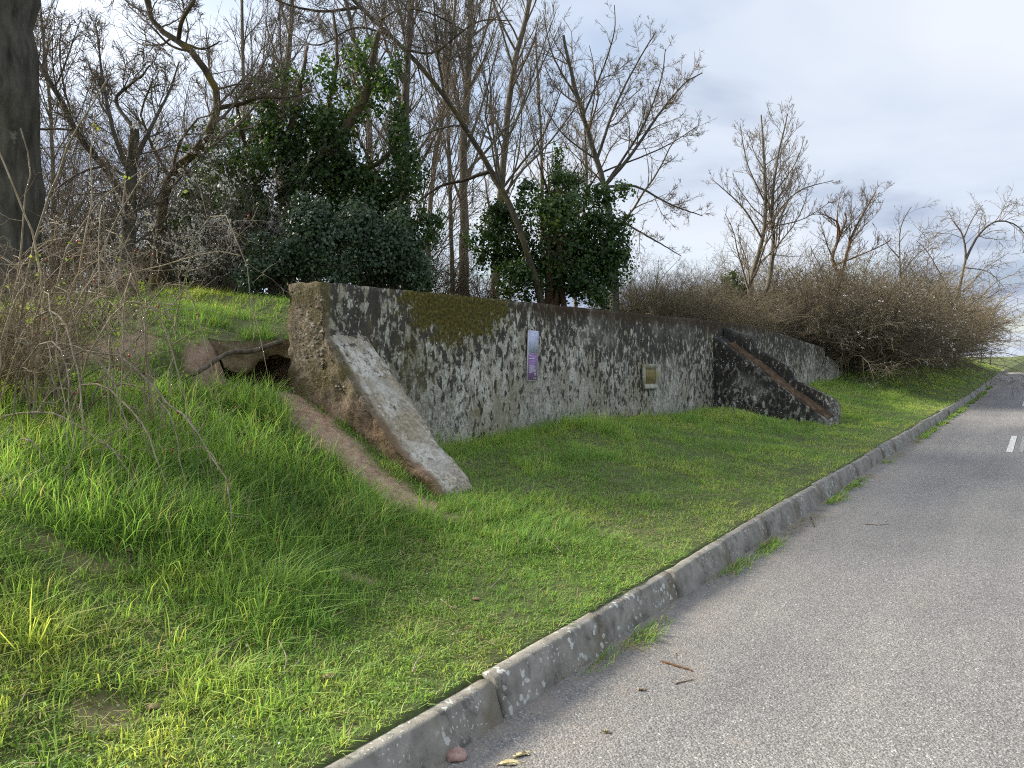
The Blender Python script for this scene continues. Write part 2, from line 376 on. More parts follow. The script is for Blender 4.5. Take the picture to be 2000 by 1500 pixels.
m = Mat('kerb_concrete', .9)
c = m.ramp(m.noise(9, 6), [(.3, (.17, .16, .135)), (.5, (.27, .255, .22)), (.7, (.38, .36, .315))])
c = m.mix(m.step(m.noise(2.0, 5), .44, .62, 0, .7), c, (.185, .15, .09))
nz = m.n('ShaderNodeTexNoise'); nz.inputs['Scale'].default_value = 30; m.link(m.coord, nz.inputs['Vector']); va = m.n('ShaderNodeVectorMath', operation='MULTIPLY_ADD'); m.link(nz.outputs['Color'], va.inputs[0]); va.inputs[1].default_value = (.045, .045, .045)
oi = m.n('ShaderNodeObjectInfo'); m.link(m.coord, va.inputs[2]); va2 = m.n('ShaderNodeVectorMath', operation='ADD'); m.link(va.outputs[0], va2.inputs[0]); cb = m.n('ShaderNodeCombineXYZ'); m.link(m.math('MULTIPLY', oi.outputs['Random'], 40), cb.inputs[0]); m.link(cb.outputs[0], va2.inputs[1]); m.coord = va2.outputs[0]
vec = m.map((1, 1, 1)); v = m.voro(17, vec); c = m.mix(m.math('MULTIPLY', m.step(v, .30, .22, 0, .85), m.step(m.noise(2.7, 2), .47, .57)), c, (.60, .61, .56))
c = m.mix(m.math('MULTIPLY', m.step(m.voro(42), .25, .16), m.step(m.noise(4, 2), .5, .58)), c, (.55, .56, .50))
c = m.mix(m.step(m.noise(9, 7, None, .75), .54, .64, 0, .55), c, (.05, .046, .036))
m.color(c).bump(m.math('ADD', m.noise(60, 5), m.math('MULTIPLY', m.voro(80), .4)), .5, .006); M_KERB = m.m

m = Mat('asphalt', .93)
n_ = m.attr('tone')
grain = m.ramp(m.voro(125, None, 'Color'), [(0, (.115, .113, .110)), (.35, (.185, .182, .178)), (.62, (.25, .245, .238)), (.88, (.35, .34, .325)), (1, (.66, .64, .60))])
fine = m.ramp(m.noise(260, 2), [(.35, (.62, .62, .62)), (.6, (1.25, 1.24, 1.22))])
c = m.mix(1.0, grain, fine, 'MULTIPLY')
c = m.mix(1.0, c, m.ramp(m.noise(.55, 4), [(.3, (.86, .86, .87)), (.7, (1.10, 1.09, 1.07))]), 'MULTIPLY')
c = m.mix(1.0, c, m.ramp(m.noise(1.0, 5, m.map((.12, 1.6, 1)), .6), [(.32, (.86, .86, .88)), (.68, (1.12, 1.11, 1.09))]), 'MULTIPLY')
c = m.mix(m.step(m.noise(2.3, 6, None, .7), .60, .70, 0, .35), c, (.30, .26, .21))
c = m.mix(m.math('MULTIPLY', n_, m.step(m.noise(5, 6, None, .7), .34, .68, .1, .8)), c, (.33, .28, .225))
m.color(c).bump(m.math('ADD', m.math('MULTIPLY', m.voro(92), -1.0), m.math('MULTIPLY', m.noise(200, 2), .6)), .7, .006); M_ROAD = m.m

m = Mat('road_paint', .8)
m.color(m.mix(m.step(m.noise(70, 4, None, .7), .52, .60), (.62, .62, .59), (.22, .22, .21))); M_PAINT = m.m
m = Mat('worn_road_paint', .85)
m.color(m.mix(m.step(m.noise(60, 4, None, .7), .40, .52), (.45, .45, .43), (.20, .20, .19))); M_PAINT2 = m.m

m = Mat('turf_soil', .95)
e = m.attr('tone')
soil = m.ramp(m.noise(18, 6), [(.3, (.075, .075, .032)), (.55, (.12, .15, .05)), (.75, (.14, .20, .05))])
clay = m.ramp(m.noise(16, 7, None, .65), [(.28, (.22, .125, .085)), (.5, (.42, .275, .20)), (.72, (.56, .41, .31))])
m.color(m.mix(m.math('ADD', e, 0.0), soil, clay)).bump(m.noise(45, 7, None, .7), .8, .02); M_GROUND = m.m

def mat_leaf(name, stops, trans, f=.35, rough=.55, spec=.25):
    m = Mat(name, rough); m.b.inputs['Specular IOR Level'].default_value = spec
    c = m.ramp(m.attr(), stops); m.color(c); m.translucent(m.mix(1.0, c, trans, 'MULTIPLY'), f); return m.m
M_GRASS = mat_leaf('grass_blades', [(0, (.46, .38, .22)), (.05, (.38, .34, .17)), (.08, (.14, .235, .068)), (.45, (.235, .405, .10)), (.75, (.36, .51, .13)), (1, (.54, .60, .165))], (1.45, 1.4, .8), .42, .6, .2)
M_WEED = mat_leaf('low_weeds', [(0, (.09, .17, .04)), (.5, (.18, .29, .06)), (.9, (.32, .40, .10)), (.93, (.75, .72, .74)), (1, (.75, .72, .74))], (1.5, 1.5, .8), .35)
M_IVY = mat_leaf('ivy_leaves', [(0, (.015, .030, .010)), (.5, (.036, .072, .018)), (.85, (.07, .12, .026)), (1, (.13, .17, .04))], (1.7, 1.8, .7), .32, .42, .4)
M_LAUREL = mat_leaf('bluish_evergreen_leaves', [(0, (.022, .040, .020)), (.5, (.048, .080, .040)), (.85, (.085, .13, .062)), (1, (.15, .19, .085))], (1.3, 1.6, .9), .16, .40, .45)
M_BLOS = mat_leaf('blossom_petals', [(0, (.60, .57, .52)), (1, (.85, .83, .79))], (1, 1, 1), .4)
M_BUD = mat_leaf('young_rose_leaves', [(0, (.12, .20, .03)), (1, (.32, .36, .06))], (1.5, 1.5, .8), .4)
m = Mat('rose_hips', .4); m.color((.33, .045, .03)); M_HIP = m.m
def mat_bark(name, a, b, lichen=None, lf=(.55, .68), scale=14, bump=.5):
    m = Mat(name, .92); vec = m.map((1, 1, .28))
    c = m.ramp(m.noise(scale, 6, vec, .65), [(.3, a), (.7, b)])
    if lichen:
        c = m.mix(m.step(m.noise(3.2, 5, None, .65), lf[0], lf[1], 0, .9), c, lichen)
    oi = m.n('ShaderNodeObjectInfo'); c = m.mix(1.0, c, m.ramp(oi.outputs['Random'], [(0, (.68, .72, .76)), (1, (1.30, 1.20, 1.05))]), 'MULTIPLY')
    m.color(c).bump(m.noise(scale * 1.6, 6, vec, .7), bump, .02); return m.m
M_BARK = mat_bark('grey_bark', (.045, .039, .032), (.18, .16, .135), (.24, .24, .20), (.62, .70))
M_POPLAR = mat_bark('furrowed_bark', (.035, .031, .026), (.18, .16, .138), (.27, .27, .23), (.63, .72), 9, 1.0)
M_MOSSY = mat_bark('mossy_bark', (.030, .025, .018), (.11, .092, .068), (.14, .115, .03), (.50, .66))
M_PALE = mat_bark('pale_smooth_bark', (.08, .07, .054), (.20, .178, .14), (.16, .14, .06), (.60, .74))
M_TWIG = mat_bark('dark_twigs', (.09, .076, .062), (.23, .195, .16))
M_TWIGP = mat_bark('pale_twigs', (.085, .068, .048), (.19, .155, .112), (.18, .14, .05), (.60, .75))
M_BRAM = mat_bark('brown_bramble', (.080, .066, .050), (.22, .185, .135), (.25, .21, .12), (.46, .64))
M_CANE = mat_bark('rose_canes', (.12, .095, .07), (.40, .35, .285), (.15, .12, .05), (.54, .70), 20, .3)
M_DEAD = mat_bark('rusty_dead_wood', (.045, .028, .018), (.20, .115, .065))

# ------------------------------------------------------------------ the setting
def lines(*segs):
    o = [segs[0][0]]
    for a, b, d in segs: o += list(np.linspace(a, b, max(1, int(round((b - a) / d))) + 1)[1:])
    return np.array(o)
NL = lines((-300, -30, 30), (-30, -4.4, 3), (-4.4, -4.2, .1), (-4.2, 1.9, 1.5), (1.9, 1.98, .08), (1.98, 2.02, .04), (2.02, 7.4, .06), (7.4, 10, .2), (10, 20, 1), (20, 60, 5), (60, 400, 40))
UL = lines((-300, -20, 40), (-20, -1, 1), (-1, 8, .06), (8, 16.5, .15), (16.5, 30, .3), (30, 100, 1.5), (100, 200, 20), (200, 2500, 230))
uu, nn = np.meshgrid(UL, NL, indexing='ij')
zg = gz(nn, uu); nu, nv = uu.shape
ii, jj = np.meshgrid(np.arange(nu - 1), np.arange(nv - 1), indexing='ij'); q = (ii * nv + jj).ravel()
g = Geo(); g.add(np.stack([uu, nn, zg], -1).reshape(-1, 3), np.stack([q, q + nv, q + nv + 1, q + 1], -1), earth(nn, uu).ravel())
tag(obj('ground', g.mesh('ground', smooth=True), M_GROUND, rotz=ANG), kind='structure')

UR = lines((-40, -5, 2), (-5, 30, .5), (30, 110, 2)); NR = np.array([-4.2, -3, -2, -1, 0, .8, 1.2, 1.5, 1.7, 1.85, 1.92, 1.97])
uu, nn = np.meshgrid(UR, NR, indexing='ij'); nu, nv = uu.shape
ii, jj = np.meshgrid(np.arange(nu - 1), np.arange(nv - 1), indexing='ij'); q = (ii * nv + jj).ravel()
g = Geo(); g.add(np.stack([uu, nn, drop(uu) + .012 * sstep(nn, 1.5, 2.0)], -1).reshape(-1, 3), np.stack([q, q + nv, q + nv + 1, q + 1], -1), np.interp(nn, [1.1, 1.45, 1.75, 1.9], [0, .25, .75, 1.0]).ravel())
road = tag(obj('road', g.mesh('road', smooth=True), M_ROAD, rotz=ANG), kind='structure')
def dash(u0, u1, n0, n1, mt):
    g = Geo(); us = np.linspace(u0, u1, 6); V = np.concatenate([np.stack([us, us * 0 + n, us * 0 + .006], -1) for n in (n0, n1)])
    i = np.arange(5); g.add(V, np.stack([i + 6, i + 7, i + 1, i], -1)); o = obj('painted_dash', g.mesh('painted_dash'), mt, road); return o
for u_ in (14.7, 27.7, 40.7): dash(u_, u_ + 3.0, .33, .42, M_PAINT); dash(u_ + .05, u_ + 3.1, .19, .25, M_PAINT2)

# overhanging sod above the burrow at the wall end
V, Fc = boxgrid(30, 24, 8); u_ = 4.12 + V[:, 0] * 1.4; n_ = 6.22 + V[:, 1] * .84 + (.12 * fbm(u_ * 4, 0 * u_, 2, 3) + .22 * (1 - sstep(u_, 4.1, 4.5))) * (1 - V[:, 1]); zt = gz(np.maximum(n_, 6.29), u_, False) - .012 
P = np.stack([u_, n_, zt - (1 - V[:, 2]) * (.04 + .18 * sstep(u_, 4.15, 4.6) + .16 * fbm(u_ * 5, n_ * 4, 1, 3))], -1); N = vnormals(P, Fc); P = P + N * ((  .05 * fbm(P[:, 0] * 5, P[:, 1] * 5, P[:, 2] * 5, 2) + .05 * fbm(P[:, 0] * 16, P[:, 1] * 16, P[:, 2] * 16, 3)) * (V[:, 2] < .95))[:, None]
g = Geo(); g.add(P, Fc, np.where(V[:, 2] > .95, .05, .5)); tag(obj('earth_ledge', g.mesh('earth_ledge', smooth=True), M_GROUND, rotz=ANG), kind='structure')
# kerb of single concrete stones, slightly out of line
kerb = empty('kerb', (0, 0, 0), kind='structure', rotz=ANG)
def kerb_mesh(seed):
    rg = np.random.default_rng(seed); V, Fc = boxgrid(14, 3, 4)
    a, b, c_ = V[:, 0], V[:, 1], V[:, 2]
    X = (a - .5) * .974; Yn = -.095 + .095 * c_ + b * .085; Z = -.12 + c_ * .308
    Yn = Yn + np.where((c_ > .99) & (b < .01), .007, 0); Z = Z - np.where((c_ > .99) & ((b < .01) | (b > .99)), .006, 0)
    X = X - np.sign(X) * np.where(np.abs(X) > .49, .006 * (c_ > .99), 0)
    P = np.stack([X, Yn, Z], -1); N = vnormals(P, Fc)
    d = .010 * fbm(X * 9 + seed * 5, Yn * 9, Z * 9, 3) - .020 * np.clip(fbm(X * 5 + seed * 9, Yn * 4, Z * 5, 2) - .25, 0, 1) * (c_ > .9)
    gg = Geo(); gg.add(P + N * d[:, None], Fc); return gg.mesh('kerb_stone', smooth=False)
KM = [kerb_mesh(s) for s in range(5)]
for i in range(-3, 66):
    uc = i + 2.68 + .5
    o = obj('kerb_stone', KM[i % 5], M_KERB, kerb); o.location = (uc, KERB_N + random.uniform(-.014, .014), float(drop(uc)) + random.uniform(-.022, .006)); o.rotation_euler = (random.uniform(-.03, .03), random.uniform(-.008, .008), random.uniform(-.012, .012) + (PI if False else 0))

# ------------------------------------------------------------------ the concrete wall
wall = empty('concrete_wall', (*l2w(U0, WALL_N), 0), 'long weathered concrete retaining wall with mossy patch and broken left end', 'wall', rotz=ANG)
OFFW = Vector((U0, WALL_N, 0))
def solid(name, nx, ny, nz, fn, amp, mt, parent=None, sm=True):
    V, Fc = boxgrid(nx, ny, nz); P = fn(V[:, 0], V[:, 1], V[:, 2]); N = vnormals(P, Fc); P = P + N * amp(P)[:, None]
    gg = Geo(); gg.add(P, Fc); o = obj(name, gg.mesh(name, smooth=sm), mt, parent)
    if parent is not None: o.location = -Vector(parent['origin']) if 'origin' in parent else (0, 0, 0)
    return o
wall['origin'] = tuple(OFFW)
def wall_fn(a, b, c):
    u = U0 + np.where(a < .5, (a / .5) ** 1.3 * 7, 7 + (a - .5) / .5 * (U1 - U0 - 7)); n = WALL_N + b * WALL_T; z = -.3 + c * (wall_top(u) + .3)
    return np.stack([u, n, z], -1)
def rough(P, k=1.0, end=None):
    d = .010 * fbm(P[:, 0] * 7, P[:, 1] * 7, P[:, 2] * 4, 4) + .006 * vnoise(P[:, 0] * 30, P[:, 1] * 30, P[:, 2] * 30)
    if end is not None:
        e = np.exp(-np.clip(P[:, 0] - end, 0, 9) / .10)
        d = d + e * (.035 * fbm(P[:, 0] * 4, P[:, 1] * 5, P[:, 2] * 5, 3) + .016 * vnoise(P[:, 0] * 22, P[:, 1] * 22, P[:, 2] * 22))
    return d * k
solid('wall_body', 360, 10, 54, wall_fn, lambda P: rough(P, 1, U0), M_WALL, wall)
BUT_N = [4.03, 4.10, 4.53, 4.83, 5.42]; BUT_Z = [.44, .53, .80, 1.12, 1.79]
def but_fn(a, b, c):
    n = 4.03 + b * (5.43 - 4.03); zt = np.interp(n, BUT_N, BUT_Z); wd = np.interp(n, [4.03, 4.8, 5.4], [.46, .60, .54])
    return np.stack([U0 - .008 + a * wd, n, -.2 + c * (zt + .2)], -1)
solid('buttress', 18, 44, 40, but_fn, lambda P: rough(P, 1.5, U0) - .03 * np.exp(-((P[:, 1] - 4.35) / .1) ** 2) * (P[:, 0] < U0 + .1) * (P[:, 2] > .3), M_BUTT, wall)
# pebbles standing out of the broken end
g = Geo(); V0, F0 = boxgrid(2, 2, 2); S0 = nrm(V0 - .5)
for i in range(150):
    n_ = RNG.uniform(4.9, 5.85); z_ = RNG.uniform(.7, 2.22)
    if n_ < 5.4 and z_ > np.interp(n_, BUT_N, BUT_Z) - .03: continue
    if RNG.random() < .5: n_ = RNG.normal(5.5, .13); z_ = RNG.normal(1.78, .2); n_ = min(max(n_, 5.42), 5.85); z_ = min(z_, 2.2)
    s = RNG.uniform(.008, .020) * np.array([.8, RNG.uniform(.8, 1.5), RNG.uniform(.6, 1.1)])
    g.add(S0 * s + np.array([U0 + .004, n_, z_]), F0, RNG.random())
m = Mat('pebbles', .8); m.color(m.ramp(m.attr(), [(0, (.13, .11, .08)), (.5, (.24, .20, .15)), (.8, (.33, .26, .19)), (1, (.52, .50, .45))])); M_PEB = m.m
o = obj('exposed_pebbles', g.mesh('exposed_pebbles', smooth=True), M_PEB, wall, loc=-OFFW); o['kind'] = 'stuff'

def wing_fn(a, b, c):
    u = U1 + .12 + a * 4.0; n = WALL_N - .06 + b * .4; zt = np.interp(u, [U1, U1 + 2.4, U1 + 2.5, U1 + 4.2], [1.52, 1.06, .80, .70]); return np.stack([u, n, .0 + c * zt], -1)
wing = empty('concrete_wing_wall', (*l2w(U1, WALL_N), 0), 'short low grey concrete wing wall sloping down beyond the far end of the long wall', 'wall', rotz=ANG); wing['origin'] = (U1, WALL_N, 0)
solid('wing_body', 60, 6, 20, wing_fn, lambda P: rough(P, 1), M_WING, wing)

# black flank with a mossy sloping channel, half way along
UB = 15.0
fl = empty('sloping_concrete_flank', (*l2w(UB, WALL_N), 0), 'black lichened concrete flank with rusty sloping channel jutting out of the wall', 'buttress', rotz=ANG); fl['origin'] = (UB, WALL_N, 0)
CN = [3.2, 3.32, 3.95, 4.63, 5.42]; CZ = [.33, .42, .86, 1.40, 1.95]
solid('flank_body', 10, 50, 36, lambda a, b, c: np.stack([UB + a * .52, 3.2 + b * 2.22, -.2 + c * (np.interp(3.2 + b * 2.22, CN, CZ) + .2 + a * .03)], -1), lambda P: rough(P, 1), M_DARK, fl)
PNn = [3.14, 3.22, 3.98, 4.0, 4.74, 4.76, 5.35]; PZ = [.62, .72, 1.10, 1.30, 1.72, 1.93, 2.12]
solid('parapet', 6, 110, 30, lambda a, b, c: np.stack([UB + .50 + a * .20, 3.14 + b * 2.24, -.2 + c * (np.interp(3.14 + b * 2.24, PNn, PZ) + .2)], -1), lambda P: rough(P, .8), M_DARK, fl)
m = Mat('rusty_moss', .95); m.color(m.ramp(m.noise(9, 7, None, .7), [(.3, (.04, .026, .016)), (.5, (.10, .062, .034)), (.68, (.21, .16, .10))])).bump(m.noise(40, 6), .9, .02)
solid('channel_bed', 6, 60, 2, lambda a, b, c: np.stack([UB + .03 + .09 * (vnoise(b * 9, 0, 3) + .6) * (1 - a) + a * .47, 3.24 + b * 1.9, np.interp(3.24 + b * 1.9, CN, CZ) - .05 + .085 * c + a * .03 + .02 * c * np.sin(a * 3)], -1), lambda P: .035 * fbm(P[:, 0] * 14, P[:, 1] * 9, P[:, 2] * 9, 3), m.m, fl)

# information panel, slightly askew
PW, PH = .24, .65
panel = empty('information_panel', (*l2w(8.28, WALL_N - .035), 1.565), 'tall narrow purple and lilac information panel fixed to the concrete wall', 'sign', rotz=ANG); panel.rotation_euler = (0.02, math.radians(1.2), ANG)
def plate(name, x0, x1, z0, z1, y0, y1, mt, parent):
    V, Fc = boxgrid(1, 1, 1); gg = Geo(); gg.add(np.stack([x0 + V[:, 0] * (x1 - x0), y0 + V[:, 1] * (y1 - y0), z0 + V[:, 2] * (z1 - z0)], -1), Fc); return obj(name, gg.mesh(name), mt, parent)
def flat(name, col, rough=.45):
    m = Mat(name, rough); m.color(m.mix(m.step(m.noise(9, 5), .5, .75, 0, .25), col, tuple(v * .75 for v in col))); return m.m
M_LIL = Mat('printed_map', .4); mm = M_LIL
vec = mm.map((14, 14, 9)); k1 = mm.step(mm.math('ABSOLUTE', mm.math('SUBTRACT', mm.noise(1.0, 5, vec, .6, 1.5), .5)), .0, .05, 1, 0)
mm.color(mm.mix(mm.math('MULTIPLY', k1, .45), mm.ramp(mm.noise(4, 3), [(.3, (.54, .57, .79)), (.7, (.70, .75, .89))]), (.25, .26, .52)))
M_PUR = flat('purple_print', (.33, .19, .41)); M_WHT = flat('white_print', (.74, .72, .78)); M_PINK = flat('pink_print', (.50, .27, .52)); M_LAV = flat('lavender_print', (.42, .34, .60))
plate('board', -PW / 2, PW / 2, -PH / 2, PH / 2, 0, .012, M_WHT, panel)
plate('map_print', -PW / 2 + .008, PW / 2 - .008, .035, PH / 2 - .008, -.003, -.0005, M_LIL.m, panel)
tpr = plate('text_print', -PW / 2 + .010, PW / 2 - .010, -PH / 2 + .018, .020, -.003, -.0005, M_PUR, panel)
plate('header_band', -PW / 2 + .03, PW / 2 - .012, .021, .034, -.003, -.0005, M_PINK, panel)
plate('logo', -.085, -.052, -.008, .008, -.006, -.0035, M_WHT, tpr)
for x0, x1 in ((-.085, -.052), (-.046, -.014), (-.008, .026)): plate('title_word', x0, x1, -.042, -.028, -.006, -.0035, M_WHT, tpr)
ln = [.145, .15, .155, .135, .115, .155, .13, .115, .155, .155, .15, .055]
for i, l_ in enumerate(ln): plate('text_line', -.082, -.082 + l_ * 1.05, -.073 - i * .0130 - .0042, -.073 - i * .0130 + .0030, -.006, -.0035, M_LAV if i < 4 else M_WHT, tpr)
plate('icon', .035, .085, -.262, -.215, -.006, -.0035, M_LAV, tpr)
def text(body, size, x, z, parent, mt, y=-.0045):
    cu = bpy.data.curves.new('lettering', 'FONT'); cu.body = body; cu.size = size; cu.extrude = .0006; cu.resolution_u = 2; cu.materials.append(mt)
    o = bpy.data.objects.new('lettering', cu); COL.objects.link(o)
    dg = bpy.context.evaluated_depsgraph_get(); me = bpy.data.meshes.new_from_object(o.evaluated_get(dg)); COL.objects.unlink(o); bpy.data.objects.remove(o)
    o = obj('lettering', me, mt, parent); o.location = (x, y, z); o.rotation_euler = (PI / 2, 0, 0); return o
text('A 20', .034, .018, -.297, tpr, M_WHT)
m = Mat('screw', .4); m.color((.1, .1, .1)); m.b.inputs['Metallic'].default_value = .8
for sx in (-1, 1):
    for sz in (-1, 1):
        gg = Geo(); gg.add(S0 * .005 + np.array([sx * (PW / 2 - .012), -.004, sz * (PH / 2 - .012)]), F0); obj('screw', gg.mesh('screw'), m.m, panel)

# stone plaque with a bevelled frame and ochre sunk field
pq = empty('stone_plaque', (*l2w(11.92, WALL_N - .01), 1.215), 'small framed stone plaque with a sunken ochre centre set in the concrete wall', 'plaque', rotz=ANG)
pq.rotation_euler = (0, math.radians(1.5), ANG)
m = Mat('plaque_stone', .85); m.color(m.mix(m.step(m.noise(6, 5), .42, .62), (.47, .46, .41), (.36, .32, .20))).bump(m.noise(60, 5), .3, .004); M_PST = m.m
m = Mat('plaque_ochre', .85); x_, y_, z_ = m.xyz()
c = m.ramp(m.noise(7, 6, m.map((3, 1, .6))), [(.3, (.20, .15, .06)), (.6, (.33, .26, .11)), (.8, (.40, .34, .20))])
m.color(c).bump(m.noise(30, 4, m.map((2, 1, .3))), .5, .01); M_OCH = m.m
def bar(name, pts_out, pts_in):
    """one mitred frame side: outer edge proud, inner edge sunk"""
    (ax, az), (bx, bz) = pts_out; (cx, cz), (dx, dz) = pts_in
    V = [(ax, .0, az), (bx, 0, bz), (dx, 0, dz), (cx, 0, cz), (ax, -.055, az), (bx, -.055, bz), (dx, -.022, dz), (cx, -.022, cz)]
    gg = Geo(); gg.add(V, [(4, 5, 6, 7), (0, 1, 5, 4), (1, 2, 6, 5), (2, 3, 7, 6), (3, 0, 4, 7), (3, 2, 1, 0)]); o = obj(name, gg.mesh(name), M_PST, pq)
HW, HH, IW, IH = .32, .205, .21, .125
co = [(-HW, -HH), (HW, -HH), (HW, HH), (-HW, HH)]; ci = [(-IW, -IH), (IW, -IH), (IW, IH), (-IW, IH)]
for i in range(4): bar('frame_bar', (co[i], co[(i + 1) % 4]), (ci[i], ci[(i + 1) % 4]))
plate('sunk_field', -IW, IW, -IH, IH, -.012, .0, M_OCH, pq)
for i in range(6): plate('worn_ridge', -.15 + i * .045, -.135 + i * .045, -.07, .06, -.018, -.0125, M_OCH, pq)

# ------------------------------------------------------------------ grass
def scatter(u0, u1, n0, n1, rho, rng):
    N = rng.poisson((u1 - u0) * (n1 - n0) * rho); return rng.uniform(u0, u1, N), rng.uniform(n0, n1, N)
def blades(g, u, n, h, wd, rng, tone, spread=.05, lean=.9, per=9, seg=3):
    """tufts at u,n -> per blades each"""
    N = len(u); U = np.repeat(u, per); Nn = np.repeat(n, per); M = len(U)
    th = rng.uniform(0, 2 * PI, M); rr = spread * np.sqrt(rng.uniform(0, 1, M)) * np.repeat(rng.uniform(.6, 1.4, N), per)
    U = U + rr * np.cos(th); Nn = Nn + rr * np.sin(th)
    ok = (Nn > KERB_N + .085) & ~((U > 4.40) & (U < 5.3) & (Nn > 6.05) & (Nn < 6.25)) & ~((Nn > 5.36) & (Nn < 5.9) & (U > U0 - .02) & (U < U1)) & ~((U > U0 - .03) & (U < U0 + .54) & (Nn > 4.03) & (Nn < 5.5)) & ~((U > UB - .02) & (U < UB + .72) & (Nn > 3.15) & (Nn < 5.4))
    hv = rng.lognormal(-.05, .38, N) * np.where(rng.random(N) < .04, 1.8, 1.0); H = np.clip(np.repeat(h * hv, per) * rng.uniform(.45, 1.25, M), .015, .36); W = np.repeat(wd, per) * rng.uniform(.7, 1.3, M); tn = np.repeat(tone + rng.normal(0, .10, N), per) + rng.normal(0, .09, M)
    straw = rng.random(M) < .07; tn = np.where(straw, rng.uniform(0, .05, M), np.clip(tn, .09, 1))
    U, Nn, H, W, tn, th = [x[ok] for x in (U, Nn, H, W, tn, th)]; M = len(U)
    z = gz(Nn, U, False) - .01; X, Y = l2w(U, Nn); base = np.stack([X, Y, z], -1)
    wnd = np.stack([np.cos(th + ANG), np.sin(th + ANG), 0 * th], -1) * .8 + rng.normal(size=(M, 3)) * [.8, .8, 0] + np.array([.30, -.18, 0])
    ln = lean * rng.uniform(.25, 1.5, M)[:, None]
    side = nrm(np.cross(wnd, [0, 0, 1.]) + rng.normal(size=(M, 3)) * [.3, .3, 0]); V = []
    for t, ww in (((0, 1.0), (.4, .95), (.75, .65), (1.0, 0)) if seg == 3 else ((0, 1.0), (.55, .85), (1.0, 0))):
        c = base + np.array([0, 0, 1.]) * (H * (t - .28 * t * t * np.clip(ln[:, 0], 0, 1.3)))[:, None] + wnd * ln * (H * t ** 1.9)[:, None] * .8
        if ww > 0: V += [c - side * (W * ww * .5)[:, None], c + side * (W * ww * .5)[:, None]]
        else: V += [c]
    V = np.stack(V, 1).reshape(-1, 3); kk = 2 * seg + 1; i = np.arange(M)[:, None] * kk
    g.add(V, np.concatenate([i + [[2 * q, 2 * q + 1, 2 * q + 3, 2 * q + 2]] for q in range(seg - 1)]), np.repeat(tn, kk)); g.f.append((i + [[kk - 3, kk - 2, kk - 1]]) + (g.n - len(V)))
def dist(u, n): x, y = l2w(u, n); return np.hypot(x, y), x, y
def height_map(n, u):
    h = .050 + .010 * (1 - sstep(u, 2.2, 4.2)) + .030 * np.clip(fbm(u * 1.1, n * 1.1, 3, 3) * 1.6, -.6, 1.2)
    tall = np.clip(fbm(u * 1.7 + 9, n * 1.7, 8, 2) * 2.2 - .25, 0, 1)
    h = h + .075 * tall * sstep(n, 2.5, 3.2)
    h = h + .10 * sstep(u, 1.6, 2.6) * (1 - sstep(u, 4.3, 4.6)) * sstep(n, 3.3, 4.2) * (1 - sstep(n, 6.0, 6.4))       # lush bank beside the path
    h = h + .07 * np.exp(-((n - 5.3) / .35) ** 2) * sstep(u, 5.2, 5.6)                                             # along the wall foot
    h = h * (.45 + .55 * sstep(n, 2.15, 2.8)) * np.where(u < 5, 1, 1)
    return np.clip(h, .03, .30)
g = Geo(); rg = np.random.default_rng(5)
for (u0, u1, n0, n1, rho, sw, per) in ((-1.2, 5.2, 2.03, 4.2, 880, 1.0, 10), (4.0, 4.8, 4.1, 5.95, 420, 1.0, 10), (4.9, 8, 5.95, 9.5, 170, 1.6, 8), (-1, 5.0, 4.2, 6.4, 470, 1.15, 10), (5.2, 9, 2.03, 5.42, 380, 1.25, 10), (9, 15, 2.03, 5.42, 230, 1.6, 9), (15, 26, 2.03, 5.42, 110, 2.4, 9),
                                   (1.0, 4.95, 6.4, 8.6, 260, 1.4, 9), (-1.5, 1, 6.4, 9, 80, 1.6, 9), (-1, 6, 8.6, 11.5, 190, 2.0, 8), (26, 46, 2.03, 6.0, 48, 3.6, 8), (46, 75, 2.03, 6.5, 16, 6, 8), (17.5, 26, 5.9, 7.5, 90, 2.4, 9), (-5, -1.2, 2.03, 8, 60, 2.0, 9), (5, 17.5, 5.9, 6.6, 40, 2, 8)):
    u, n = scatter(u0, u1, n0, n1, rho, rg)
    d, x, y = dist(u, n); keep = (y > .8) & (np.abs(x) < y * .80 + .8)
    e = earth(n, u); patch = sstep(fbm(u * 2.2 + 3, n * 2.2, 1, 3), -.55, -.1)
    keep &= rg.random(len(u)) > e * 1.25; keep &= rg.random(len(u)) < .45 + .55 * patch
    u, n, e = u[keep], n[keep], e[keep]
    h = height_map(n, u) * (1 - .5 * e); tn = .42 + .35 * fbm(u * .9, n * .9, 6, 3) + .34 * np.clip(fbm(u * 3.4, n * 3.4, 7, 3), -1, 1)
    tn = tn + .20 * sstep(u, 4.5, 6) + .34 * (1 - sstep(u, 1.4, 3.8)) + .06 * (1 - sstep(n, 2.2, 3.4)) - .03 * sstep(h, .14, .26)  # near-left sunlight and a lift against the wall-side shade painted into blade tone
    blades(g, u, n, h, np.full(len(u), .0052 * sw), rg, np.clip(tn, .1, .95), .05 * min(sw, 2.0), per=per, seg=2)
M = 15000; U = rg.uniform(-1, 9, M); N_ = rg.uniform(2.05, 5.2, M); d, x, y = dist(U, N_); kp = (y > .8) & (np.abs(x) < y * .8 + .5) & (fbm(U * 2, N_ * 2, 11, 3) > -.05) & ~((U > U0 - .03) & (U < U0 + .5) & (N_ > 4.0)); U, N_ = U[kp], N_[kp]; M = len(U)
x, y = l2w(U, N_); th = rg.uniform(0, 2 * PI, M); dv = np.stack([np.cos(th), np.sin(th), rg.uniform(-.1, .25, M)], -1); L = rg.uniform(.02, .09, M)[:, None]; b = np.stack([x, y, gz(N_, U) + rg.uniform(.01, .05, M)], -1); sd = nrm(np.cross(dv, [0, 0, 1.])) * .0017
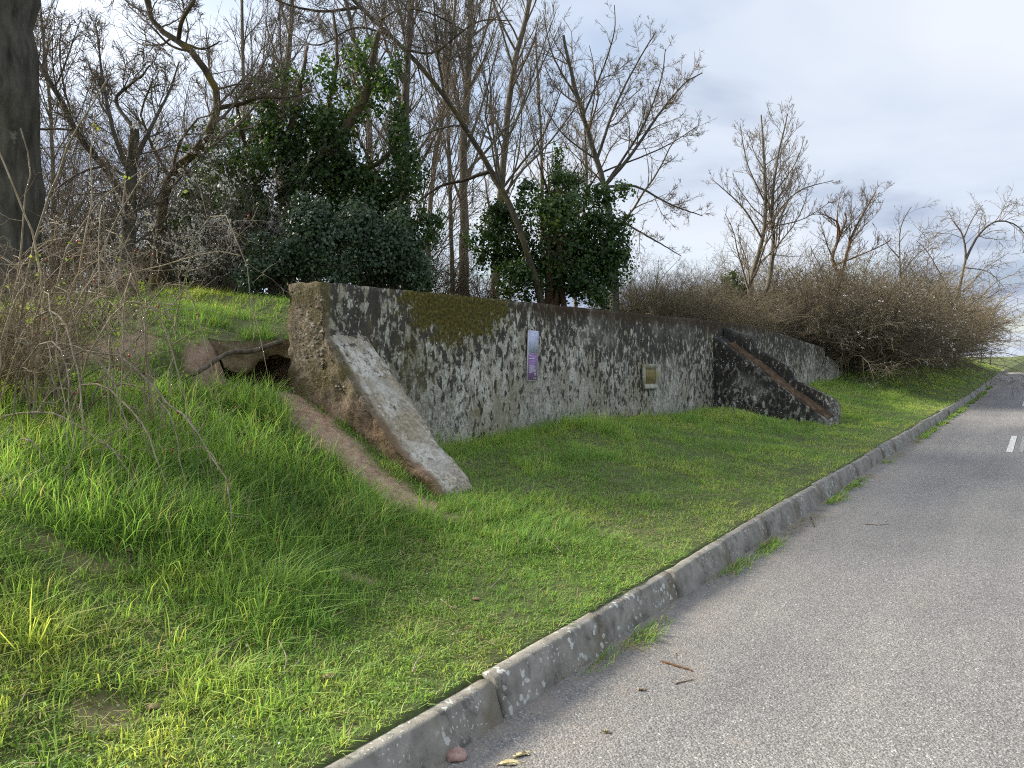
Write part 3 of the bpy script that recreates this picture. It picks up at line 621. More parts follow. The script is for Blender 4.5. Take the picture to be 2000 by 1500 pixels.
g.add(np.stack([b - sd, b + sd, b + dv * L + sd, b + dv * L - sd], 1).reshape(-1, 3), np.arange(M)[:, None] * 4 + [[0, 1, 2, 3]], np.repeat(rg.uniform(0, .05, M), 4))     # dead thatch
print('grass verts', g.n)
tag(obj('grass', g.mesh('grass'), M_GRASS), 'bright green grass covering the verge and bank around the wall', 'grass', kind='stuff')
# creeping weeds with tiny pale flowers among the short grass
g = Geo(); u, n = scatter(-1, 5, 2.11, 4.4, 4200, rg); d, x, y = dist(u, n)
keep = (y > .8) & (np.abs(x) < y * .8 + .5) & (fbm(u * 1.3 + 5, n * 1.3, 4, 3) + .35 * (1 - sstep(n, 2.6, 3.8)) > .12) & (rg.random(len(u)) > earth(n, u) * 1.3)
u, n = u[keep], n[keep]; x, y = l2w(u, n); P = np.stack([x, y, gz(n, u) + rg.uniform(.005, .04, len(u))], -1)
tn = rg.uniform(0, .9, len(u)); tn = np.where(rg.random(len(u)) < .012, 1.0, tn)
leaves(g, P, np.array([0, 0, 1.]) + rg.normal(size=P.shape) * .5, np.where(tn > .95, .010, rg.uniform(.006, .015, len(u))), rg, tn)
tag(obj('creeping_weeds', g.mesh('creeping_weeds'), M_WEED), 'low leafy weeds with tiny pale flowers in the near verge', 'weeds', kind='stuff')
# weeds and dry straw in the gutter
g = Geo(); u = rg.uniform(1.5, 40, 700); u = u[(fbm(u * 1.6, 0 * u, 3, 3) > .06)]; n = 1.80 + rg.normal(0, .035, len(u))
def gutter(g, u, n):
    M = len(u) * 14; U = np.repeat(u, 14) + rg.normal(0, .06, M); N_ = np.clip(np.repeat(n, 14) + rg.normal(0, .03, M), 1.64, 1.85); x, y = l2w(U, N_); far = np.clip(np.hypot(x, y) / 6, 1, 5)
    dr = np.stack([*l2w(rg.normal(0, .7, M), -rg.uniform(.1, 1.0, M)), rg.uniform(.3, 1.1, M)], -1); L = rg.uniform(.02, .09, M)[:, None]
    b = np.stack([x, y, drop(U) + .010], -1); s = nrm(np.cross(dr, [0, 0, 1.])) * (.0030 * far)[:, None]; tp = b + dr * L; md = b + dr * L * .55 + np.array([0, 0, .012])
    V = np.stack([b - s, b + s, md + s * .8, md - s * .8, tp], 1).reshape(-1, 3); i = np.arange(M)[:, None] * 5; tn = np.where(rg.random(M) < .2, rg.uniform(0, .05, M), rg.uniform(.12, .55, M))
    g.add(V, i + [[0, 1, 2, 3]], np.repeat(tn, 5)); g.f.append(i + [[3, 2, 4]] + (g.n - len(V)))
gutter(g, u, n)
M = 5200; U = rg.uniform(1.6, 16, M); N_ = 1.84 - np.abs(rg.normal(0, .085, M)); kp = fbm(U * 1.2, 0 * U, 9, 3) > -.10; U, N_ = U[kp], N_[kp]; M = len(U)
x, y = l2w(U, N_); th = rg.uniform(0, 2 * PI, M); dv = np.stack([np.cos(th), np.sin(th), rg.uniform(-.05, .2, M)], -1); L = rg.uniform(.012, .055, M)[:, None]; b = np.stack([x, y, .014 + rg.uniform(0, .012, M)], -1); s = nrm(np.cross(dv, [0, 0, 1.])) * .0016
V = np.stack([b - s, b + s, b + dv * L + s, b + dv * L - s], 1).reshape(-1, 3); g.add(V, np.arange(M)[:, None] * 4 + [[0, 1, 2, 3]], np.repeat(rg.uniform(0, .05, M), 4))
tag(obj('gutter_weeds', g.mesh('gutter_weeds'), M_GRASS), 'thin weeds and dry straw along the foot of the kerb', 'weeds', kind='stuff')

# ------------------------------------------------------------------ trees
def trunk_line(px, Y, k, wob=.0, rng=RNG):
    """pixels in photo -> wood line at depth Y, gently wandering in depth"""
    ph = rng.uniform(0, 6); P = [at(x, y, Y + wob * math.sin(ph + i * 1.3)) for i, (x, y) in enumerate(px)]
    return resample(P, k)
def to_ground(px, Y):
    p = at(*px[0], Y); return (p[0], p[1], gpt(p[0], p[1]))
def make_tree(name, label, Y, stems, mt=M_BARK, mtw=None, seed=1, levels=((7, .55, (28, 62)), (6, .55, (25, 60)), (4, .6, (25, 60))), up=.06, wander=.13, group=None, wob=.25, rmin=.0040, sub_t0=.22, ground=True, twig_up=None, cat='tree'):
    """stems: list of (pixel line, radius at start, radius at end); the first starts at the ground"""
    rng = np.random.default_rng(seed); base = to_ground(stems[0][0], Y); b = np.array(base)
    root = empty(name, base, label, cat, group)
    g = Geo(); lines_ = []; rads = []
    for i, (px, r0, r1) in enumerate(stems):
        P = trunk_line(px, Y, 22, wob if i else wob * .5, rng)
        if i == 0 and ground: P = resample(np.vstack([[b[0], b[1], b[2] - .15], P[::3], P[-1:]]) if P[0, 2] > b[2] + .1 else np.vstack([P[:1] - [0, 0, .3], P[::3], P[-1:]]), 22)
        if i and len(lines_):
            d = np.linalg.norm(lines_[0] - P[0], axis=1); off = lines_[0][np.argmin(d)] - P[0]
            if np.linalg.norm(off) < 1.2: P = P + off * np.linspace(1, 0, 22)[:, None] ** 2
        R = np.linspace(r0, r1, 22); 
        if i == 0: R = R * (1 + .45 * np.exp(-np.arange(22) / 1.3))
        P = P + rng.normal(size=P.shape) * r0 * .08
        lines_.append(P); rads.append(R)
    P0 = np.array(lines_); R0 = np.array(rads)
    tubes(g, P0, R0, 10); obj('trunk', g.mesh('trunk', base, True), mt, root)
    g = Geo(); P, R = P0, R0
    for li, (m_, ratio, an) in enumerate(levels):
        P, R = grow(P, R, m_, rng, t0=sub_t0 if li == 0 else .15, ang=an, ratio=ratio, k=(8, 5, 4, 4)[min(li, 3)], wander=wander * (1 + .25 * li), up=up if twig_up is None or li == 0 else twig_up, rr=(.42, .55, .6, .7)[min(li, 3)], tip=.3, rmin=rmin, lmin=.08)
        if li == 2: g2 = Geo()
        tubes(g if li < 2 else g2, P, R, (5, 4, 3, 3)[min(li, 3)])
    cr = obj('crown', g.mesh('crown', base, True), mtw or mt, root)
    obj('twigs', g2.mesh('twigs', base, True), mtw or mt, cr)['kind'] = 'stuff'
    root['n_twigs'] = 0; del root['n_twigs']
    return root, P0, (P, R)
def ivy_on(root, spots, rng, mt=M_IVY, size=(.028, .066), name='ivy'):
    """spots: (centre, radii, count); leaves in ragged shells, several to a clump"""
    g = Geo(); sub = []
    for c, r, cnt in spots:
        c = np.array(c); r = np.array(r)
        if cnt < 250: sub.append((c, r, cnt)); continue
        sub.append((c, r * .8, int(cnt * .3)))
        for _ in range(9):
            d_ = nrm(rng.normal(size=3)); sub.append((c + d_ * r * rng.uniform(.35, .85), r * rng.uniform(.28, .52), int(cnt * .7 / 9)))
    for c, r, cnt in sub:
        cnt = int(cnt * 1.35)
        d = nrm(rng.normal(size=(cnt, 3))); lump = .80 + .95 * fbm(d[:, 0] * 2.6 + c[0], d[:, 1] * 2.6 + c[1], d[:, 2] * 2.6 + c[2], 4)
        rad = lump * (1 - np.abs(rng.normal(0, .30, cnt))) * np.where(rng.random(cnt) < .09, 1.28, 1.0); P = np.array(c) + d * rad[:, None] * np.array(r)
        tn = np.clip(.5 + .30 * fbm(P[:, 0] * 3, P[:, 1] * 3, P[:, 2] * 3, 2) + rng.normal(0, .2, cnt), 0, 1)
        leaves(g, P, d + rng.normal(size=d.shape) * .55 + [0, -.2, .25], rng.uniform(*size, cnt), rng, tn)
    o = obj(name, g.mesh(name, root.location), mt, root); return o

# the big furrowed trunk at the edge
make_tree('large_tree', 'thick furrowed grey tree trunk standing at the left behind the rose bush', 8.6, [([(8, 720), (4, 500), (0, 250), (-6, 0), (-14, -300)], .42, .34), ([(40, 60), (95, -20), (150, -110)], .03, .012)], M_POPLAR, M_MOSSY, 3, levels=((5, .35, (30, 60)), (6, .5, (30, 60)), (4, .5, (30, 60))), sub_t0=.84)
# grey trunk with a V of limbs
make_tree('forked_tree', 'grey trunk with a long leaning limb behind the rose bush', 9.6, [([(252, 640), (250, 520), (252, 420), (258, 330), (262, 250)], 0.128, 0.051),
    ([(250, 420), (212, 345), (150, 262), (120, 200), (72, 118), (30, 30)], 0.047, 0.017), ([(122, 198), (150, 165), (210, 157), (268, 150), (292, 128)], 0.025, 0.010), ([(258, 330), (300, 240), (330, 180), (350, 120)], 0.030, 0.009), ([(256, 350), (220, 250), (200, 150), (190, 60)], 0.030, 0.009)], M_BARK, M_TWIG, 4, levels=((18, .42, (30, 70)), (12, .5, (25, 65)), (9, .55, (25, 60))), wander=.18)
# the curved, moss-dusted stem
make_tree('crooked_tree', 'crooked mossy tree with a bent stem curving against the sky', 10.4, [([(305, 560), (315, 430), (326, 370), (345, 322), (388, 285), (420, 250), (430, 205), (408, 162), (386, 130), (369, 95), (330, 86), (302, 48), (288, 0), (270, -60)], 0.080, 0.027),
    ([(368, 92), (367, 45), (384, 0), (395, -60)], 0.031, 0.015), ([(429, 200), (470, 197), (510, 186), (560, 190), (610, 175)], 0.034, 0.011), ([(369, 95), (400, 98), (430, 80)], 0.023, 0.008), ([(385, 130), (340, 105), (300, 60), (250, 10)], 0.017, 0.008), ([(432, 190), (470, 170), (520, 160)], 0.015, 0.006)], M_MOSSY, M_TWIG, 5, levels=((17, .38, (30, 75)), (12, .5, (25, 65)), (9, .5, (25, 60))), wander=.2, wob=.3)
# leaning tree whose boughs hang over the top of the picture
lean, LP, _ = make_tree('leaning_tree', 'dark tree leaning left out of the ivy dome with boughs across the sky', 12.5, [([(1056, 590), (1035, 510), (1010, 440), (972, 350), (944, 308), (880, 205), (832, 142), (795, 102), (742, 50), (690, 0), (620, -70)], 0.056, 0.027),
    ([(945, 318), (900, 346), (858, 362), (812, 398)], 0.034, 0.013), ([(795, 102), (850, 105), (930, 45), (1000, 40)], 0.020, 0.008), ([(880, 205), (860, 110), (850, 20), (840, -60)], 0.023, 0.009), ([(972, 350), (1000, 325), (1060, 260), (1100, 170)], 0.023, 0.007), ([(700, 10), (620, 20), (540, 0), (480, -40)], 0.027, 0.009), ([(770, 80), (700, 60), (620, 90), (560, 60)], 0.019, 0.007), ([(800, 105), (820, 180), (790, 250)], 0.013, 0.005), ([(742, 50), (790, 20), (850, 30), (905, 60)], 0.020, 0.007)], M_MOSSY, M_TWIG, 6, levels=((15, .36, (30, 75)), (11, .5, (28, 65)), (9, .55, (25, 60))), wander=.19, wob=.35)
SL = []
# tall slender poles
for i, (nm, lab, px, Y, r0, sd) in enumerate((
    ('slender_tree', 'tallest straight slender tree rising behind the wall beside the ivy dome', [(906, 560), (906, 430), (905, 300), (914, 150), (920, 0), (925, -120)], 15.5, .105, 21),
    ('slender_tree', 'thin pale tree just left of the straightest slender trunk', [(884, 560), (880, 420), (876, 250), (872, 120), (868, -40)], 17, .055, 22),
    ('slender_tree', 'thin leaning tree between the ivy tree and the slender trunks', [(836, 560), (838, 430), (852, 300), (868, 200), (884, 60), (895, -60)], 15, .055, 23),
    ('slender_tree', 'straight tree wrapped in ivy at the right side of the large ivy tree', [(795, 560), (792, 400), (792, 200), (800, 60), (808, -80)], 13.4, .10, 24),
    ('slender_tree', 'slender tree with steep upswept boughs behind the leaning dark tree', [(965, 590), (975, 420), (985, 300), (1000, 150), (1030, 20), (1050, -80)], 17.5, .10, 25))):
    Yb = Y
    st = [(px, r0, r0 * .45)]
    rr = random.Random(sd)
    for k in range(6 if r0 > .06 else 4):
        t = .30 + .11 * k; j = int(t * (len(px) - 1)); x, y = px[j]; s = rr.choice((-1, 1)); 
        st.append(([(x, y - 20), (x + s * rr.uniform(18, 45), y - rr.uniform(90, 140)), (x + s * rr.uniform(45, 110), y - rr.uniform(220, 320))], r0 * .26, r0 * .08))
    SL.append(make_tree(nm, lab, Yb, st, M_PALE if i != 3 else M_BARK, M_TWIG, sd, levels=((13, .38, (18, 45)), (9, .5, (20, 50)), (7, .5, (20, 50))), up=.10, wander=.10, group='slender trees behind the wall')[0])
def copy_tree(src, loc, rot, sc, label):
    c = src.copy(); COL.objects.link(c); c.location = loc; c.rotation_euler.z = rot; c.scale = sc; c['label'] = label
    for ch in src.children:
        d = ch.copy(); COL.objects.link(d); d.parent = c
        for gch in ch.children: e_ = gch.copy(); COL.objects.link(e_); e_.parent = d
    return c
for k, (px, Y, j, rot, sc, lab) in enumerate(((110, 15, 1, 1.0, .85, 'thin bare tree behind the thicket right of the large furrowed trunk'), (470, 16, 1, 3.0, 1.0, 'thin bare tree rising behind the left shoulder of the ivy tree'), (560, 17, 0, 1.4, .95, 'bare tree rising behind the top of the ivy tree'), (735, 18, 4, 2.5, 1.0, 'bare tree rising behind the right edge of the ivy tree'), (1060, 19, 1, .3, .95, 'thin bare tree behind the top of the ivy dome'), (1130, 20, 2, 5.0, .85, 'thin bare tree behind the trunk of the spreading tree'))):
    X = at(px, 600, Y)[0]; copy_tree(SL[j], (X, Y, gpt(X, Y)), rot, (sc, sc, sc), lab)
# walnut-like spreading crown
make_tree('spreading_tree', 'bare spreading pale-barked tree reaching right over the ivy dome', 17.5, [([(1200, 560), (1190, 420), (1168, 320), (1140, 230), (1118, 150), (1100, 70)], 0.102, 0.030),
    ([(1195, 360), (1240, 302), (1290, 222), (1335, 165), (1372, 142)], 0.045, 0.012), ([(1170, 310), (1202, 210), (1238, 135), (1282, 60)], 0.039, 0.012), ([(1200, 372), (1252, 368), (1312, 400), (1372, 422)], 0.033, 0.010), ([(1190, 400), (1262, 455), (1330, 500)], 0.030, 0.009),
    ([(1192, 345), (1255, 250), (1290, 160), (1300, 95)], 0.033, 0.010), ([(1240, 302), (1310, 280), (1365, 245)], 0.021, 0.007), ([(1140, 230), (1180, 130), (1200, 60), (1200, 10)], 0.027, 0.009), ([(1130, 200), (1080, 110), (1060, 20)], 0.027, 0.009), ([(1160, 300), (1100, 260), (1050, 190)], 0.024, 0.007)], M_PALE, M_TWIGP, 31, levels=((17, .38, (30, 65)), (10, .42, (30, 65)), (8, .42, (30, 60))), up=.10, wander=.17, rmin=.004)
# trees standing in the hedge, farther along
make_tree('twin_stemmed_tree', 'young bare tree with two bent stems rising from the hedge', 24, [([(1478, 625), (1462, 560), (1474, 520), (1490, 460), (1495, 400), (1492, 300), (1486, 225)], 0.102, 0.020), ([(1470, 590), (1500, 550), (1510, 470), (1508, 410), (1515, 330), (1538, 222)], 0.082, 0.017),
    ([(1490, 462), (1452, 405), (1402, 360), (1388, 350)], 0.034, 0.010), ([(1510, 440), (1560, 375), (1628, 352)], 0.034, 0.008), ([(1495, 395), (1460, 320), (1445, 240)], 0.027, 0.008), ([(1510, 400), (1555, 320), (1572, 265)], 0.027, 0.008), ([(1511, 450), (1570, 430), (1620, 395)], 0.024, 0.008)], M_PALE, M_TWIG, 41, levels=((18, .36, (25, 55)), (10, .42, (25, 55)), (6, .5, (25, 55))), up=.13, wander=.12, rmin=.006)
make_tree('broken_tree', 'small tree with a rusty broken stem standing in the hedge', 30, [([(1648, 600), (1644, 545), (1625, 505), (1640, 462), (1634, 432)], 0.112, 0.045), ([(1645, 545), (1665, 462), (1692, 408), (1712, 372)], 0.068, 0.015), ([(1640, 462), (1652, 430), (1650, 415)], 0.053, 0.022), ([(1655, 510), (1700, 490), (1740, 470)], 0.038, 0.011), ([(1634, 432), (1610, 420), (1585, 418)], 0.030, 0.009), ([(1660, 480), (1640, 420), (1640, 380)], 0.030, 0.009)], M_DEAD, M_TWIGP, 42, levels=((14, .5, (25, 55)), (10, .5, (25, 55)), (6, .5, (25, 55))), up=.12, wander=.12, rmin=.007)
make_tree('stunted_tree', 'stunted bare sapling with a hooked tip standing in the hedge', 33, [([(1759, 610), (1758, 540), (1757, 480), (1760, 440), (1780, 404)], 0.072, 0.016), ([(1758, 540), (1790, 500), (1830, 470)], 0.033, 0.010), ([(1757, 505), (1735, 480), (1722, 458)], 0.033, 0.010), ([(1757, 470), (1775, 450)], 0.019, 0.008)], M_TWIG, M_TWIG, 43, levels=((9, .4, (30, 65)), (7, .5, (30, 60)), (4, .5, (25, 55))), up=.05, wander=.15, rmin=.007)
make_tree('drooping_tree', 'dark umbrella-like bare tree with drooping twigs at the far end of the hedge', 42, [([(1866, 640), (1875, 560), (1886, 500), (1880, 460), (1862, 432)], 0.124, 0.033), ([(1886, 505), (1910, 460), (1945, 432), (1985, 440), (2010, 470)], 0.072, 0.019), ([(1868, 600), (1840, 540), (1810, 490), (1790, 470)], 0.058, 0.013), ([(1872, 565), (1840, 563), (1815, 570)], 0.046, 0.013), ([(1880, 460), (1900, 425), (1920, 400)], 0.039, 0.013), ([(1885, 520), (1930, 530), (1960, 560)], 0.033, 0.010)], M_TWIG, M_TWIG, 44, levels=((13, .5, (30, 75)), (8, .55, (25, 65)), (4, .5, (25, 60))), up=-.06, twig_up=-.10, wander=.15, rmin=.009)

# large ivy-clad tree behind the wall's broken end
it, IPT, _ = make_tree('ivy_tree', 'large tree overgrown with hanging ivy behind the broken end of the wall', 11.2, [([(545, 600), (540, 470), (570, 370), (620, 310), (680, 250), (720, 160), (740, 60)], .13, .04), ([(545, 460), (500, 360), (470, 250), (460, 180)], .07, .02), ([(560, 390), (560, 280), (585, 180), (600, 90)], .07, .02), ([(620, 310), (700, 330), (760, 300), (790, 220)], .05, .02), ([(600, 330), (640, 220), (660, 110), (650, 20)], .05, .015)], M_MOSSY, M_TWIG, 51, levels=((9, .4, (30, 65)), (6, .5, (25, 60)), (4, .5, (25, 60))), wander=.16)
rg = np.random.default_rng(52); spots = []
for (x, y, rx, ry, cnt) in ((720, 470, 95, 110, 4200), (620, 470, 110, 90, 4200), (520, 470, 90, 80, 2800), (440, 440, 80, 70, 1500), (680, 350, 90, 90, 3000), (760, 380, 60, 130, 2400), (590, 340, 80, 80, 1600), (500, 330, 70, 70, 1000), (430, 340, 50, 50, 500), (660, 230, 75, 80, 1600), (720, 180, 55, 70, 900), (590, 210, 60, 60, 700), (540, 240, 55, 60, 550), (780, 260, 35, 90, 700), (480, 250, 40, 40, 260), (640, 150, 50, 40, 260), (795, 480, 40, 80, 900), (400, 300, 35, 30, 260), (400, 400, 70, 70, 1300), (470, 400, 80, 80, 2000), (560, 290, 80, 70, 1500), (430, 500, 80, 60, 1500), (640, 290, 80, 70, 1500), (500, 190, 40, 40, 300), (700, 110, 40, 50, 350), (390, 470, 60, 60, 900), (420, 260, 40, 40, 300), (760, 150, 40, 60, 400), (800, 330, 40, 80, 600), (560, 150, 40, 35, 250), (830, 450, 40, 60, 700)):
    Yd = 11.1 + rg.uniform(-.35, .35); c = at(x, y, Yd); spots.append((c, (rx / F * Yd, .6, ry / F * Yd), cnt))
ivy_on(it, spots, rg)
# bluish evergreen thicket just over the wall
for i, (lab, lst) in enumerate((('bluish green evergreen shrub rising over the broken end of the wall', ((560, 515, 80, 70, 3000), (640, 490, 90, 85, 3800), (590, 440, 70, 60, 2000), (500, 530, 50, 50, 1200))), ('bluish green evergreen shrub over the wall beside the slender trunks', ((730, 500, 90, 80, 3800), (805, 535, 65, 50, 2000), (690, 430, 70, 60, 2000), (770, 450, 50, 50, 1200))))):
    rg = np.random.default_rng(60 + i); Yd = 9.4 + .5 * i; c0 = at(lst[0][0], 600, Yd); base = (c0[0], c0[1], gpt(c0[0], c0[1])); root = empty('evergreen_shrub', base, lab, 'shrub', 'evergreen shrubs over the wall')
    ivy_on(root, [(at(x, y, Yd), (rx / F * Yd, .42, ry / F * Yd), cnt) for x, y, rx, ry, cnt in lst], rg, M_LAUREL, (.024, .050), 'foliage')
    N = 26; P = np.array([resample([np.array(base) + rg.normal(0, .1, 3) * [1, 1, 0], at(*rg.choice(np.array(lst)[:, :2]) + rg.normal(0, 12, 2), Yd) * .5 + np.array(base) * .5, at(*(np.array(lst)[rg.integers(len(lst)), :2] + rg.normal(0, 35, 2)), Yd + rg.normal(0, .2))], 7) for _ in range(N)])
    g = Geo(); tubes(g, P, np.linspace(.014, .004, 7)[None] * np.ones((N, 1)), 4); obj('stem', g.mesh('stem', base, True), M_MOSSY, root)

# ivy dome
rg = np.random.default_rng(70); Yd = 12.9; c0 = at(1085, 590, Yd); base = (c0[0], c0[1], gpt(c0[0], c0[1]))
dome = empty('ivy_dome', base, 'dense dark ivy dome growing over a stump on top of the wall', 'shrub')
spots = [(at(x, y, Yd + dy), (rx / F * Yd, rz, ry / F * Yd), cnt) for x, y, rx, ry, cnt, dy, rz in ((1090, 500, 135, 125, 8500, 0, 1.0), (1010, 470, 75, 90, 2400, 0, .7), (1160, 470, 65, 95, 2600, .2, .7), (1080, 400, 90, 70, 2600, .1, .7), (975, 430, 50, 45, 900, 0, .4), (1170, 390, 40, 50, 800, .3, .4), (1010, 550, 60, 60, 1300, -.3, .6), (1160, 560, 70, 60, 1600, -.2, .6), (1090, 310, 16, 40, 130, .1, .15), (1110, 350, 40, 24, 320, .1, .3), (945, 470, 40, 60, 700, 0, .4), (1195, 500, 55, 80, 1300, 0, .5), (1215, 370, 28, 22, 200, .3, .2), (1185, 440, 50, 50, 900, 0, .4))]
ivy_on(dome, spots, rg)
P = np.array([resample([np.array(base) + [rg.normal(0, .15), rg.normal(0, .15), -.1], at(1085 + rg.normal(0, 30), 430, Yd + rg.normal(0, .2)), at(1085 + rg.normal(0, 60), 300 + rg.uniform(0, 60), Yd + rg.normal(0, .3))], 10) for _ in range(9)])
g = Geo(); tubes(g, P, np.linspace(.06, .008, 10)[None] * np.ones((9, 1)), 6); Q, QR = grow(P, np.linspace(.06, .008, 10)[None] * np.ones((9, 1)), 8, rg, t0=.5, ratio=.25, wander=.25); tubes(g, Q, QR, 4)
obj('stem', g.mesh('stem', base, True), M_DEAD, dome)
# ivy on the ivy-wrapped slender trunk and small dark evergreen in the hedge
rg = np.random.default_rng(71); Yd = 24.5; c0 = at(1435, 610, Yd); base = (c0[0], c0[1], gpt(c0[0], c0[1])); sh = empty('evergreen_bush', base, 'small dark evergreen bush left of the twin stems in the hedge', 'shrub')
ivy_on(sh, [(at(1432, 555, Yd), (28 / F * Yd, .4, 32 / F * Yd), 1100), (at(1440, 585, Yd), (40 / F * Yd, .5, 30 / F * Yd), 900)], rg, size=(.06, .11), name='foliage')

# ------------------------------------------------------------------ thickets and hedge
def thicket_mesh(seed, rx, ry, h, n0, rng_levels, mt, lean=.5, thick=.007, droop=-.02, k=7):
    rng = np.random.default_rng(seed); g = Geo()
    a = rng.uniform(0, 2 * PI, n0); r = np.sqrt(rng.uniform(0, 1, n0)) * .55; b = np.stack([rx * r * np.cos(a), ry * r * np.sin(a), np.full(n0, -.1)], -1)
    d = nrm(np.stack([np.cos(a) * lean * r * 1.6, np.sin(a) * lean * r * 1.6, np.ones(n0)], -1) + rng.normal(size=(n0, 3)) * [.35, .35, .1]); ln = h * rng.uniform(.5, 1.12, n0) * np.where(rng.random(n0) < .12, 1.25, 1); P = np.empty((n0, k, 3)); P[:, 0] = b
    for j in range(1, k): d = nrm(d + rng.normal(size=(n0, 3)) * .12 + np.array([0, 0, droop]) * j); P[:, j] = P[:, j - 1] + d * (ln / (k - 1))[:, None]
    R = thick * 2.2 * rng.uniform(.7, 1.4, n0)[:, None] * np.linspace(1, .3, k)[None]; tubes(g, P, R, 4); last = [(P, R)]
    for (m_, ratio, an) in rng_levels:
        P, R = grow(P, R, m_, rng, t0=.12, ang=an, ratio=ratio, k=4, wander=.24, up=.02, rr=.62, tip=.35, rmin=thick * .6, lmin=.12); tubes(g, P, R, 3); last.append((P, R))
    me = g.mesh('branches', smooth=True); me.materials.append(mt); return me, last
def blossom_mesh(last, frac, seed, size=(.012, .022)):
    rng = np.random.default_rng(seed); P, R = last[-1]; N = int(len(P) * frac); idx = rng.integers(0, len(P), N); cl = fbm(P[idx, 0, 0] * 1.2 + seed, P[idx, 0, 1] * 1.2, P[idx, 0, 2] * 1.2, 2); idx = idx[cl > .16]
    idx = np.repeat(idx, 4); pos, _, _ = sample(P, R, idx, rng.uniform(.1, 1, len(idx))); g = Geo(); leaves(g, pos + rng.normal(0, .012, pos.shape), rng.normal(size=pos.shape), rng.uniform(*size, len(idx)), rng, rng.random(len(idx)))
    me = g.mesh('blossom'); me.materials.append(M_BLOS); return me
HB = [thicket_mesh(s, 2.1, 1.7, 3.0, 120, ((9, .55, (25, 70)), (9, .5, (25, 75))), M_BRAM, lean=.9, thick=.0085, droop=-.03) for s in (101, 102)]
TK = [thicket_mesh(s, 1.3, 1.1, 3.6, 60, ((9, .45, (20, 55)), (8, .45, (20, 60))), M_TWIG, lean=.5, thick=.0045, droop=-.012) for s in (111, 112)]
GR = [thicket_mesh(s, 1.2, 1.0, 2.0, 55, ((8, .5, (25, 65)), (7, .5, (25, 70))), M_TWIGP, lean=.9, thick=.005, droop=-.03) for s in (121, 122)]
BL_H = [blossom_mesh(HB[i][1], .45, 130 + i, (.020, .034)) for i in range(2)]; BL_T = [blossom_mesh(TK[i][1], 2.2, 140 + i, (.026, .044)) for i in range(2)]
def place(name, label, kind, i, X, Y, sc, rot, group, blos=None, dz=0.0, cat='shrub'):
    base = (X, Y, gpt(X, Y) + dz); root = empty(name, base, label, cat, group)
    o = obj('branches', kind[i % len(kind)][0], None, root); o.scale = sc; o.rotation_euler.z = rot
    if blos is not None:
        o2 = obj('blossom', blos[i % len(blos)], None, root); o2.scale = sc; o2.rotation_euler.z = rot
    return root
# brown bramble hedge beyond the wall
hedge = [(1600, 27, 5.6, 1.0, 0), (1640, 27.5, 4.9, 1.0, 1), (1690, 29.5, 4.8, 1.05, 0), (1745, 33, 4.8, 1.1, 0), (1790, 37, 4.8, 1.15, 0), (1830, 41.5, 4.7, 1.25, 0), (1862, 46, 4.7, 1.2, 0), (1892, 50.5, 4.9, 1.15, 1), (1915, 54.5, 5.2, 1.0, 1)]
ordn = ['nearest to the end of the concrete wall', 'second from the concrete wall, white flecked', 'third from the concrete wall', 'fourth from the concrete wall', 'fifth from the concrete wall', 'sixth from the concrete wall', 'seventh from the concrete wall', 'eighth from the wall, with white blossom', 'last before the open grass crest']
for i, (px, u_, n_, s, bl) in enumerate(hedge):
    X, Y = l2w(u_, n_ + .75); s *= 1.26; place('bramble_shrub', 'tangled brown bramble shrub in the roadside hedge, ' + ordn[i], HB, i, X, Y, (s, s, s * (.92 + .06 * math.sin(i * 2.1))), i * 1.9, 'brown hedge shrubs', BL_H if bl else None)
for i, (u_, n_) in enumerate(((30, 8.6), (36, 8.8), (43, 9), (51, 9.2))):
    X, Y = l2w(u_, n_); place('bramble_shrub', ['brown shrub in the back row of the hedge below the twin stems', 'brown shrub in the back row of the hedge below the broken stem', 'brown shrub in the back row of the hedge below the stunted sapling', 'brown shrub in the back row of the hedge below the drooping tree'][i], HB, i + 1, X, Y, (1.2, 1.1, 1.15 + .05 * i), i * 1.3 + .5, 'brown hedge shrubs')
# low shrubs behind the wall top
for i, (px, Y, s, kind, bl, lab) in enumerate(((1265, 18.0, .5, HB, None, 'low brown bramble shrub behind the wall just right of the ivy dome'), (1325, 19.5, .5, HB, None, 'low brown bramble shrub behind the wall above the stone plaque'), (1385, 21.0, .55, HB, None, 'low brown bramble shrub behind the wall above the black flank'), (1440, 23.0, .66, HB, None, 'low bramble shrub at the feet of the twin stems'), (1512, 24.5, .62, HB, BL_H, 'blackthorn shrub with white blossom right of the twin stems'),
        (1290, 24.0, 1.0, GR, None, 'pale twiggy shrub rising behind the brambles right of the spreading tree'), (1370, 27.0, 1.25, GR, None, 'pale twiggy shrub rising behind the brambles left of the twin stems'), (1570, 31, 1.5, GR, None, 'pale twiggy shrub behind the hedge right of the twin stems'), (1690, 39, 1.9, GR, None, 'pale twiggy shrub behind the hedge right of the broken stem'), (845, 13.6, .78, GR, None, 'twiggy shrub behind the wall at the foot of the slender trees'), (940, 15.0, .75, GR, None, 'twiggy shrub between the slender trees and the ivy dome'), (770, 13.0, .8, GR, None, 'twiggy shrub in the shade behind the evergreen shrubs'))):
    X = at(px, 600, Y)[0]; place('bare_shrub' if kind is GR else 'bramble_shrub', lab, kind, i, X, Y, (s, s, s), i * 2.3, 'shrubs behind the wall', bl)
